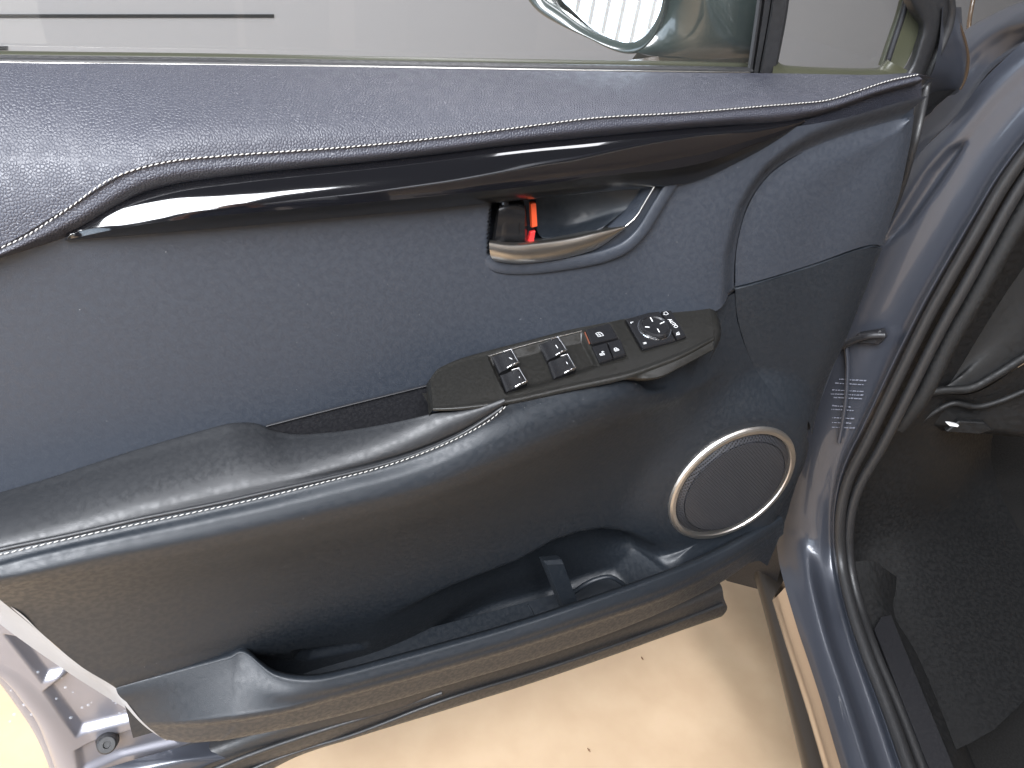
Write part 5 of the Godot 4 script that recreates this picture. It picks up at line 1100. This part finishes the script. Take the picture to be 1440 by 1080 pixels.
	cord("inner_seal_lip", p3([7950,10600,530,7924,10333,447,7909,10058,400,7901,9779,373,7896,9499,357,7892,9219,344,7888,8939,331,7883,8659,315,7877,8379,298,7874,8099,288,7872,7819,282,7871,7538,278,7869,7258,273,7868,6978,267,7866,6698,261,7862,6417,250,7856,6138,230,7851,5858,215,7856,5578,230,7870,5302,275,7900,5032,342,7938,4769,431,7929,4544,594,7873,4385,817,7782,4289,1062,7657,4262,1312,7531,4255,1562,7420,4234,1819,7317,4214,2079,7207,4200,2336,7083,4196,2588,6951,4198,2835,6820,4200,3082]), 0.0065, 0.007, "rubber", ws, JN)
	cord("pillar_trim_edge", p3([8134,10595,523,8124,10405,492,8114,10215,462,8107,10024,440,8103,9832,425,8099,9640,413,8095,9447,402,8092,9255,392,8089,9062,383,8087,8870,375,8084,8677,366,8080,8485,353,8076,8293,339,8072,8100,328,8070,7908,326,8069,7715,329,8069,7522,330,8069,7330,322,8070,7139,297,8072,6950,257,8074,6762,216]), 0.010, 0.008, "interior", null, JN)
	sheet("fender", [
		p3([7825,11218,-103,7781,11072,-242,7749,10896,-344,7732,10698,-398,7717,10498,-448,7692,10308,-525,7664,10124,-616,7644,9929,-681,7630,9727,-724,7619,9524,-758,7611,9319,-785,7604,9114,-807,7597,8908,-829]),
		p3([8917,11148,-881,8961,10995,-1077,8987,10811,-1246,8966,10576,-1333,8936,10333,-1397,8935,10105,-1503,8964,9901,-1649,8976,9680,-1768,8946,9434,-1818,8911,9186,-1846,8884,8936,-1872,8859,8685,-1892,8835,8434,-1913]),
		p3([8757,11272,-725,8848,11170,-968,8932,11048,-1205,8962,10838,-1381,8953,10585,-1500,8960,10337,-1629,8992,10103,-1779,9008,9853,-1900,8976,9580,-1945,8931,9304,-1957,8897,9027,-1974,8866,8750,-1986,8834,8472,-1999]),
		p3([8599,11400,-595,8712,11311,-861,8823,11216,-1125,8895,11053,-1367,8908,10818,-1556,8927,10560,-1713,8953,10289,-1845,8963,10005,-1948,8943,9710,-2009,8908,9411,-2039,8871,9111,-2050,8829,8811,-2044,8787,8512,-2038]),
		p3([8581,11512,-562,8693,11452,-798,8800,11378,-1032,8904,11287,-1261,8987,11167,-1486,9030,11016,-1702,9060,10807,-1866,9081,10565,-1976,9096,10312,-2065,9103,10056,-2143,9100,9795,-2204,9091,9532,-2253,9083,9269,-2303]),
		p3([8995,11585,-814,9127,11530,-1083,9254,11462,-1351,9370,11356,-1612,9470,11219,-1865,9528,11051,-2112,9566,10823,-2309,9600,10554,-2448,9627,10272,-2560,9642,9982,-2653,9640,9684,-2718,9629,9383,-2763,9617,9082,-2809]),
		p3([10059,11085,-259,10191,11030,-528,10318,10962,-796,10434,10856,-1057,10534,10719,-1311,10592,10551,-1558,10630,10323,-1754,10664,10054,-1893,10691,9772,-2005,10706,9482,-2099,10704,9184,-2163,10693,8883,-2208,10682,8582,-2254])], 60, 6, "paint")
	sheet("rocker_panel", [
		p3([7190,4130,264,7068,4076,567,6944,4030,870,6817,4003,1173,6686,3987,1476,6547,3978,1776,6399,3976,2072,6248,3978,2366,6098,3980,2660]),
		p3([7137,3930,236,7015,3876,539,6891,3830,842,6764,3803,1146,6632,3787,1448,6494,3778,1748,6346,3776,2044,6195,3778,2338,6044,3780,2632]),
		p3([8098,3300,-449,7947,3274,-76,7788,3249,295,7614,3226,658,7432,3206,1018,7246,3196,1376,7056,3196,1733,6865,3198,2088,6674,3200,2444]),
		p3([8738,2650,-1110,8580,2637,-675,8416,2624,-242,8231,2612,182,8024,2602,597,7798,2598,1001,7557,2598,1396,7311,2599,1789,7066,2600,2182])], 40, 6, "bright_trim")
	sheet("rocker_strip", [
		p3([9652,2750,-2713,9295,2752,-2107,8942,2752,-1498,8608,2741,-880,8286,2723,-254,7963,2719,370,7624,2720,987,7265,2720,1592,6903,2720,2195]),
		p3([9495,2650,-2881,9151,2651,-2266,8809,2651,-1649,8481,2645,-1024,8162,2637,-395,7840,2634,232,7507,2635,854,7162,2635,1469,6816,2635,2083]),
		p3([9391,2550,-3022,9060,2550,-2397,8730,2550,-1771,8407,2550,-1142,8092,2550,-508,7771,2550,122,7443,2550,749,7113,2550,1374,6781,2550,1999]),
		p3([9431,2400,-3192,9099,2400,-2556,8768,2400,-1919,8445,2400,-1278,8128,2400,-634,7805,2400,6,7473,2400,642,7139,2400,1277,6804,2400,1912]),
		p3([9541,2250,-3325,9209,2250,-2677,8878,2250,-2029,8553,2250,-1378,8235,2250,-724,7910,2250,-73,7574,2250,573,7236,2250,1218,6898,2250,1862]),
		p3([9719,2130,-3233,9387,2130,-2585,9056,2130,-1937,8731,2130,-1286,8413,2130,-631,8087,2130,20,7751,2130,665,7414,2130,1310,7075,2130,1954]),
		p3([11049,2130,-2539,10717,2130,-1892,10386,2130,-1243,10061,2130,-592,9743,2130,62,9417,2130,713,9081,2130,1359,8744,2130,2003,8405,2130,2648])], 40, 4, "cladding")
	slab("rocker_front", p3([8197,1957,-2042,8553,1519,-1857,8592,2033,-1159,8479,2342,-767,8309,3943,-856]), FWD * 0.06, 0.0, "dark_plastic")
	slab("wheel_arch", p3([11926,9612,-4496,12180,10384,-4364,12843,8952,-4018,12333,7140,-4284,11919,7502,-4500]), FWD * 0.02, 0.0, "dark_plastic")
	sheet("pillar_trim", [
		p3([7837,10764,389,7803,10400,283,7779,10027,206,7766,9648,164,7754,9268,127,7743,8888,92,7734,8508,62,7728,8127,43,7724,7746,30,7721,7364,21,7719,6983,14,7716,6602,6,7712,6220,-9,7717,5840,10,7737,5464,72,7782,5096,162,7817,4747,305,7719,4528,594,7575,4404,924,7414,4341,1264,7253,4302,1608,7093,4286,1954,6926,4278,2297,6749,4278,2635,6570,4280,2972]),
		p3([8085,10714,311,8051,10350,205,8027,9977,128,8014,9598,86,8002,9218,49,7991,8838,14,7982,8458,-16,7976,8077,-35,7972,7696,-48,7969,7314,-58,7967,6933,-64,7964,6552,-72,7960,6170,-87,7965,5790,-68,7985,5414,-6,8030,4846,84,8065,4497,227,7967,4278,516,7823,4154,846,7662,4091,1186,7501,4052,1530,7341,4036,1876,7174,4028,2219,6997,4028,2557,6818,4030,2894]),
		p3([9571,10714,288,9537,10350,182,9513,9977,105,9500,9598,64,9488,9218,26,9477,8838,-9,9468,8458,-39,9462,8077,-58,9458,7696,-71,9455,7314,-80,9453,6933,-87,9450,6552,-95,9446,6170,-109,9451,5790,-91,9471,5414,-28,9515,4846,61,9551,4497,204,9453,4278,493,9309,4154,823,9147,4091,1163,8987,4052,1507,8827,4036,1853,8660,4028,2196,8483,4028,2534,8304,4030,2871]),
		p3([12432,10714,-612,12399,10350,-719,12375,9977,-795,12362,9598,-837,12350,9218,-874,12339,8838,-909,12329,8458,-940,12323,8077,-959,12319,7696,-972,12316,7314,-981,12314,6933,-987,12312,6552,-996,12307,6170,-1010,12313,5790,-991,12333,5414,-929,12377,4846,-839,12413,4497,-697,12315,4278,-407,12170,4154,-77,12009,4091,263,11848,4052,607,11689,4036,953,11521,4028,1295,11344,4028,1634,11166,4030,1971])], 80, 4, "interior")
	sheet("sill_trim", [
		p3([7956,4642,502,7949,4464,672,7932,4296,850,7872,4195,1065,7785,4151,1291,7689,4127,1516,7593,4107,1742,7494,4101,1968,7391,4101,2192,7283,4099,2413,7170,4099,2632,7054,4099,2849,6938,4100,3066]),
		p3([8340,4608,589,8318,4418,753,8287,4241,928,8207,4157,1148,8098,4152,1374,7987,4147,1600,7876,4136,1825,7763,4128,2050,7648,4123,2274,7533,4119,2498,7415,4118,2720,7297,4119,2942,7179,4120,3164]),
		p3([8514,4494,674,8546,4281,808,8571,4073,953,8521,3965,1170,8416,3977,1401,8301,3999,1627,8185,4000,1854,8065,4000,2078,7942,4000,2302,7818,4000,2524,7691,4000,2745,7563,4000,2965,7434,4000,3186]),
		p3([9623,3500,257,9539,3408,490,9453,3324,724,9358,3286,967,9256,3289,1210,9150,3299,1451,9036,3300,1689,8918,3300,1925,8796,3300,2159,8670,3300,2391,8539,3300,2620,8406,3300,2848,8274,3300,3076])], 50, 6, "interior")
	slab("scuff_plate", p3([7768,4240,1316,8023,4240,1191,8189,4240,1208,8040,4240,1478,7126,4240,3216,6848,4240,3116]), Vector3(0, 0.003, 0), 0.001, "dark_plastic")
	sheet("kick_panel", [
		p3([8667,8267,-670,8762,7815,-628,8868,7366,-587,8965,6915,-545,9031,6459,-499,9004,6001,-447,8863,5564,-387,8801,5113,-305,8791,4660,-205,8794,4216,-75,8810,3780,82]),
		p3([9607,6581,-292,9553,6254,-330,9503,5924,-327,9457,5596,-287,9414,5269,-232,9374,4942,-174,9334,4616,-113,9303,4292,-39,9301,3973,60,9326,3663,183,9354,3355,309]),
		p3([11722,5801,-881,11640,5379,-935,11560,4955,-971,11480,4530,-951,11404,4107,-897,11358,3681,-832,11379,3252,-781,11402,2827,-705,11314,2448,-529,11102,2190,-255,10875,1956,30])], 30, 6, "interior")
	var fw := sheet("footwell_carpet", [
		p3([13939,5423,-853,13414,5424,-1037,12894,5439,-1232,12369,5438,-1414,11833,5365,-1532,11353,5113,-1461,10946,4777,-1286]),
		p3([15070,3287,-489,14447,3298,-720,13830,3326,-963,13201,3315,-1177,12569,3159,-1273,12044,2779,-1145,11567,2355,-962]),
		p3([14434,3300,-52,13606,3298,-40,12777,3295,-35,11949,3294,-18,11122,3301,38,10306,3322,175,9496,3350,350]),
		p3([9159,3300,3631,8923,3300,3546,8687,3300,3460,8451,3300,3375,8214,3300,3290,7978,3300,3205,7742,3300,3119])], 30, 8, "carpet")
	cord("mat_edge", p3([10078,3450,-188,10219,3450,-165,10361,3450,-141,10503,3450,-118,10645,3450,-98,10788,3450,-81,10930,3450,-63,11074,3450,-65,11210,3450,-109,11333,3450,-182,11449,3450,-267,11558,3450,-360,11661,3450,-460,11763,3450,-562,11866,3450,-662]), 0.004, 0.003, "carpet", fw, Vector3.UP)
	slab("dead_pedal", p3([11354,4776,-1073,11555,4813,-969,11225,3374,-125,10741,3189,-378]), Vector3(0, 0.02, 0.01), 0.006, "carpet", fw)
	var dash := sheet("dashboard_side", [
		p3([9349,10849,-89,9364,10466,-80,9370,10083,-77,9307,9709,-110,9182,9352,-175,9092,8984,-223,9043,8605,-248,9009,8224,-266,8981,7842,-280,8963,7460,-290,8943,7078,-300,8906,6697,-319,8863,6317,-342]),
		p3([9375,10587,38,9431,10237,67,9488,9888,97,9527,9536,117,9531,9182,119,9507,8828,107,9470,8475,87,9421,8125,62,9355,7778,27,9275,7434,-14,9178,7097,-65,9048,6774,-133,8893,6465,-213]),
		p3([10321,8368,644,10188,8215,575,10055,8061,505,9922,7908,436,9788,7756,366,9658,7599,298,9539,7431,236,9417,7267,173,9270,7133,96,9090,7063,2,8932,6949,-80,8832,6768,-133,8742,6578,-179])], 30, 6, "interior")
	cord("dashboard_edge", p3([9959,8039,512,9895,7956,478,9831,7875,445,9766,7792,411,9703,7709,378,9642,7624,346,9584,7536,316,9528,7447,287,9471,7359,257,9410,7273,225,9349,7188,193,9277,7115,156,9189,7070,110,9094,7046,60,8999,7025,11,8907,6989,-37,8820,6940,-82,8744,6873,-122,8702,6776,-144,8688,6667,-151,8676,6559,-157]), 0.006, 0.005, "interior", dash, -FWD)
	sheet("dashboard_underside", [
		p3([10115,7896,480,10007,7761,423,9898,7626,367,9793,7489,312,9699,7341,263,9609,7190,216,9507,7049,163,9375,6947,94,9217,6913,12,9058,6885,-71,8934,6777,-136,8877,6607,-165,8831,6433,-190]),
		p3([10557,7212,541,10437,7123,478,10316,7034,416,10193,6950,351,10066,6873,285,9938,6798,219,9807,6732,150,9671,6681,79,9527,6679,4,9384,6686,-70,9263,6605,-133,9181,6472,-176,9103,6336,-217]),
		p3([10899,6441,719,10753,6403,643,10607,6364,567,10459,6333,490,10310,6320,412,10160,6322,334,10010,6324,256,9860,6315,178,9710,6302,100,9561,6295,22,9411,6297,-56,9261,6305,-134,9111,6313,-213]),
		p3([11823,6441,-1054,11677,6403,-1130,11531,6364,-1206,11384,6333,-1283,11234,6320,-1361,11084,6322,-1439,10934,6324,-1518,10784,6315,-1596,10635,6302,-1674,10485,6295,-1752,10335,6297,-1830,10185,6305,-1908,10036,6313,-1986])], 30, 5, "interior", dash)
	cord("underside_ridge", p3([10372,7421,557,10293,7343,516,10213,7265,475,10134,7187,434,10055,7110,392,9975,7032,351,9897,6953,310,9815,6879,267,9727,6814,221,9633,6761,173,9531,6741,119,9426,6755,65,9322,6759,10,9234,6697,-36,9166,6607,-71,9107,6509,-102,9052,6408,-131]), 0.004, 0.004, "interior", dash, -FWD)
	var lev := slab("release_lever", p3([9302,6373,56,9381,6557,97,9686,6588,256,9810,6490,321,9700,6396,264]), -FWD * 0.008, 0.002, "interior", dash)
	slab("lever_mark", p3([9198,6527,81,9256,6531,111,9357,6513,164,9349,6488,160,9255,6489,110]), -FWD * 0.004, 0.0, "print", dash)
	# what stands round the camera's side of the car and shows in the gloss trim
	b = Mb.new()
	box_car(b, -1.7, 0.25, 0.78, 2.25, 1.60, 1.66, 0.02)
	var rf := part("roof", b, "paint")
	b = Mb.new()
	box_car(b, -1.65, 0.22, 0.80, 2.22, 1.575, 1.597, 0.008)
	part("headliner", b, "headliner", rf)
	b = Mb.new()
	box_car(b, -0.98, -0.84, 0.74, 0.86, 0.42, 1.60, 0.02)
	part("middle_pillar", b, "interior")
	b = Mb.new()
	box_car(b, -0.92, -0.74, 1.00, 1.48, 0.60, 1.24, 0.05)
	box_car(b, -0.78, -0.20, 0.98, 1.50, 0.42, 0.60, 0.05)
	var seat := part("front_seat", b, "armrest_vinyl")
	b = Mb.new()
	box_car(b, -0.94, -0.82, 1.12, 1.36, 1.27, 1.45, 0.04)
	part("headrest", b, "armrest_vinyl", seat)
	thing("aerial_rod", "thin curved brown rod standing upright on the car's front wing", "rod", Vector3(0.9871, 1.095, -0.2387))
	cord("rod", p3([10052,11543,-2733,10034,11497,-2700,10017,11451,-2666,10000,11403,-2634,9986,11353,-2607,9974,11299,-2584,9963,11244,-2563,9951,11191,-2539,9938,11138,-2515,9924,11087,-2488,9908,11039,-2457,9890,10994,-2422,9871,10950,-2387]), 0.0028, 0.0028, "brown_gloss")

# ---- the person with the phone, whom the gloss trim mirrors
func nets(b: Mb, bones: Array, cell: float, k: float) -> void:
	var lo := Vector3.ONE * 1e9
	var hi := Vector3.ONE * -1e9
	for w in bones:
		var m: float = maxf(w[2], w[3]) + cell * 3.0
		for e in 2:
			lo = lo.min(w[e] - Vector3.ONE * m)
			hi = hi.max(w[e] + Vector3.ONE * m)
	var nx := int((hi.x - lo.x) / cell) + 2
	var ny := int((hi.y - lo.y) / cell) + 2
	var nz := int((hi.z - lo.z) / cell) + 2
	var f := PackedFloat32Array()
	f.resize(nx * ny * nz)
	f.fill(1.0)
	for w in bones:
		var a: Vector3 = w[0]
		var ab: Vector3 = w[1] - a
		var l2 := maxf(ab.length_squared(), 1e-9)
		var m: float = maxf(w[2], w[3]) + k + cell * 2.5
		var i0 := Vector3i(((a.min(w[1]) - Vector3.ONE * m - lo) / cell).max(Vector3.ZERO))
		var i1 := Vector3i((a.max(w[1]) + Vector3.ONE * m - lo) / cell)
		for z in range(i0.z, mini(i1.z + 1, nz)):
			for y in range(i0.y, mini(i1.y + 1, ny)):
				for x in range(i0.x, mini(i1.x + 1, nx)):
					var p := lo + Vector3(x, y, z) * cell
					var t := clampf((p - a).dot(ab) / l2, 0.0, 1.0)
					var d: float = p.distance_to(a + ab * t) - lerpf(w[2], w[3], t)
					var at := (z * ny + y) * nx + x
					var o := f[at]
					var h := maxf(k - absf(d - o), 0.0) / k
					f[at] = minf(d, o) - h * h * k * 0.25
	var where := {}
	var sx := [0, 1, 0, 1, 0, 1, 0, 1]
	var sy := [0, 0, 1, 1, 0, 0, 1, 1]
	var sz := [0, 0, 0, 0, 1, 1, 1, 1]
	for z in nz - 1:
		for y in ny - 1:
			for x in nx - 1:
				var at := (z * ny + y) * nx + x
				var first := f[at] < 0.0
				var mixed := false
				for c in range(1, 8):
					if (f[at + sx[c] + sy[c] * nx + sz[c] * nx * ny] < 0.0) != first:
						mixed = true
						break
				if not mixed:
					continue
				var sum := Vector3.ZERO
				var cnt := 0
				for c in 8:
					var fc := f[at + sx[c] + sy[c] * nx + sz[c] * nx * ny]
					for ax in 3:
						var bit := 1 << ax
						if c & bit:
							continue
						var e := c | bit
						var fe := f[at + sx[e] + sy[e] * nx + sz[e] * nx * ny]
						if (fc < 0.0) != (fe < 0.0):
							sum += Vector3(sx[c], sy[c], sz[c]).lerp(Vector3(sx[e], sy[e], sz[e]), fc / (fc - fe))
							cnt += 1
				where[at] = b.v.size()
				var g := Vector3.ZERO
				for c in 8:
					var fc := f[at + sx[c] + sy[c] * nx + sz[c] * nx * ny]
					g += Vector3(sx[c] * 2 - 1, sy[c] * 2 - 1, sz[c] * 2 - 1) * fc
				b.v.append(lo + (Vector3(x, y, z) + sum / cnt) * cell)
				b.n.append(g.normalized())
				b.uv.append(Vector2.ZERO)
	var step := [1, nx, nx * ny]
	for at in where:
		for ax in 3:
			var u: int = step[(ax + 1) % 3]
			var w: int = step[(ax + 2) % 3]
			var up: int = at + step[ax]
			if up >= f.size() or (f[at] < 0.0) == (f[up] < 0.0):
				continue
			if where.has(at - u) and where.has(at - w) and where.has(at - u - w):
				b.tri(where[at], where[at - u], where[at - w])
				b.tri(where[at - u], where[at - u - w], where[at - w])

func photographer() -> void:
	var o := thing("person", "person in a dark blue jacket standing before the open door with a phone held up", "person", Vector3(0.0, 0.0, 1.05))
	var b := Mb.new()
	var bones := []
	var hip := Vector3(0.0, 0.93, 1.07)
	bones.append([hip, Vector3(0.0, 1.12, 1.09), 0.135, 0.125])
	bones.append([Vector3(-0.07, 1.14, 1.09), Vector3(-0.09, 1.30, 1.07), 0.10, 0.10])
	bones.append([Vector3(0.07, 1.14, 1.09), Vector3(0.09, 1.30, 1.07), 0.10, 0.10])
	bones.append([Vector3(-0.16, 1.36, 1.05), Vector3(0.16, 1.36, 1.05), 0.06, 0.06])
	bones.append([Vector3(0.0, 1.36, 1.04), Vector3(0.0, 1.45, 0.99), 0.058, 0.052])
	for s in [-1.0, 1.0]:
		var elbow := Vector3(s * 0.25, 1.10, 0.95)
		var wrist := Vector3(s * 0.125, 1.165, 0.665)
		bones.append([Vector3(s * 0.19, 1.355, 1.05), elbow, 0.054, 0.042])
		bones.append([elbow, wrist, 0.042, 0.030])
		bones.append([hip + Vector3(s * 0.085, -0.02, 0), Vector3(s * 0.10, 0.50, 1.05), 0.088, 0.058])
		bones.append([Vector3(s * 0.10, 0.50, 1.05), Vector3(s * 0.11, 0.09, 1.10), 0.056, 0.040])
		bones.append([Vector3(s * 0.11, 0.055, 1.11), Vector3(s * 0.125, 0.045, 0.93), 0.045, 0.038])
	nets(b, bones, 0.014, 0.05)
	# head, looking down at the phone
	var h := Vector3(0.0, 1.54, 0.965)
	var t := Basis(Vector3.RIGHT, 0.42)
	var face := []
	for q in [
		[Vector3(0, 0.035, 0.03), Vector3(0, 0.03, -0.025), 0.083, 0.078], [Vector3(0, -0.03, -0.035), Vector3(0, -0.075, -0.058), 0.060, 0.040],
		[Vector3(0, 0.005, -0.098), Vector3(0, -0.03, -0.112), 0.009, 0.014], [Vector3(-0.035, 0.022, -0.083), Vector3(0.035, 0.022, -0.083), 0.014, 0.014],
		[Vector3(-0.042, -0.022, -0.07), Vector3(-0.03, -0.05, -0.068), 0.024, 0.022], [Vector3(0.042, -0.022, -0.07), Vector3(0.03, -0.05, -0.068), 0.024, 0.022],
		[Vector3(-0.088, 0.015, 0.0), Vector3(-0.088, -0.025, -0.005), 0.013, 0.009], [Vector3(0.088, 0.015, 0.0), Vector3(0.088, -0.025, -0.005), 0.013, 0.009],
		[Vector3(-0.018, -0.056, -0.094), Vector3(0.018, -0.056, -0.094), 0.008, 0.008], [Vector3(0, -0.05, 0.01), Vector3(0, -0.13, 0.05), 0.055, 0.055]]:
		face.append([h + t * q[0], h + t * q[1], q[2], q[3]])
	var first_head := b.v.size()
	nets(b, face, 0.0055, 0.012)
	# hands round the phone, which is held level with its long side across
	var cb := Basis(Vector3(0.916478, 0.100511, 0.387253), Vector3(0.139260, 0.827258, -0.544289), Vector3(-0.375065, 0.552758, 0.744167))
	var pc := Vector3(0, 1.21, 0.527) + cb.z * 0.012
	var first_hand := b.v.size()
	for s in [-1.0, 1.0]:
		var wr := Vector3(s * 0.125, 1.165, 0.665)
		var palm: Vector3 = pc + cb * Vector3(s * 0.092, -0.012, 0.030)
		var hand := [[wr, palm + cb * Vector3(s * 0.006, -0.012, 0.012), 0.026, 0.022], [palm + cb * Vector3(0, -0.022, 0), palm + cb * Vector3(0, 0.026, -0.006), 0.017, 0.014]]
		for i in 4:
			var y := 0.034 - i * 0.0195
			var l: float = [0.9, 1.0, 0.95, 0.78][i]
			var k0: Vector3 = palm + cb * Vector3(s * 0.004, y, -0.004)
			var k1: Vector3 = pc + cb * Vector3(s * 0.092, y + 0.006, 0.002)
			var k2: Vector3 = pc + cb * Vector3(s * (0.092 - 0.014 * l), y + 0.008, 0.000)
			var k3: Vector3 = pc + cb * Vector3(s * (0.092 - 0.032 * l), y + 0.007, 0.001)
			hand.append([k0, k1, 0.0092, 0.0086])
			hand.append([k1, k2, 0.0086, 0.0080])
			hand.append([k2, k3, 0.0080, 0.0068])
		hand.append([palm + cb * Vector3(s * 0.002, -0.022, 0.006), palm + cb * Vector3(-s * 0.016, -0.018, 0.012), 0.014, 0.011])
		hand.append([palm + cb * Vector3(-s * 0.016, -0.018, 0.012), palm + cb * Vector3(-s * 0.040, -0.008, 0.006), 0.0105, 0.0082])
		nets(b, hand, 0.004, 0.007)
	var skin := Color(0.46, 0.23, 0.14)
	for i in b.v.size():
		var p := b.v[i]
		var c := Color(0.035, 0.045, 0.075)
		if i >= first_hand:
			c = skin if p.distance_to(pc) < 0.135 else c
		elif i >= first_head:
			c = skin
			var q := t.inverse() * (p - h)
			for s in [-1.0, 1.0]:
				if Vector2(q.x - s * 0.033, q.y - 0.004).length() < 0.011 and q.z < -0.05:
					c = Color(0.10, 0.06, 0.045)
			if absf(q.x) < 0.024 and absf(q.y + 0.056) < 0.004 and q.z < -0.07:
				c = Color(0.25, 0.08, 0.06)
		elif p.y < 0.085:
			c = Color(0.02, 0.018, 0.016)
		elif p.y < 0.93:
			c = Color(0.03, 0.032, 0.04)
		b.col.append(c)
	var m := mat("person_surface", Color.WHITE, 0.6)
	m.vertex_color_use_as_albedo = true
	part("body", b, "person_surface")
	var ph := thing("phone", "black phone held level in both hands in front of the car door", "phone", pc)
	b = Mb.new()
	block(b, [pc + cb * Vector3(-0.080, -0.037, 0.0), pc + cb * Vector3(0.080, -0.037, 0.0), pc + cb * Vector3(0.080, 0.037, 0.0), pc + cb * Vector3(-0.080, 0.037, 0.0)], cb.z * 0.008, 0.0015)
	part("case", b, "piano_black")
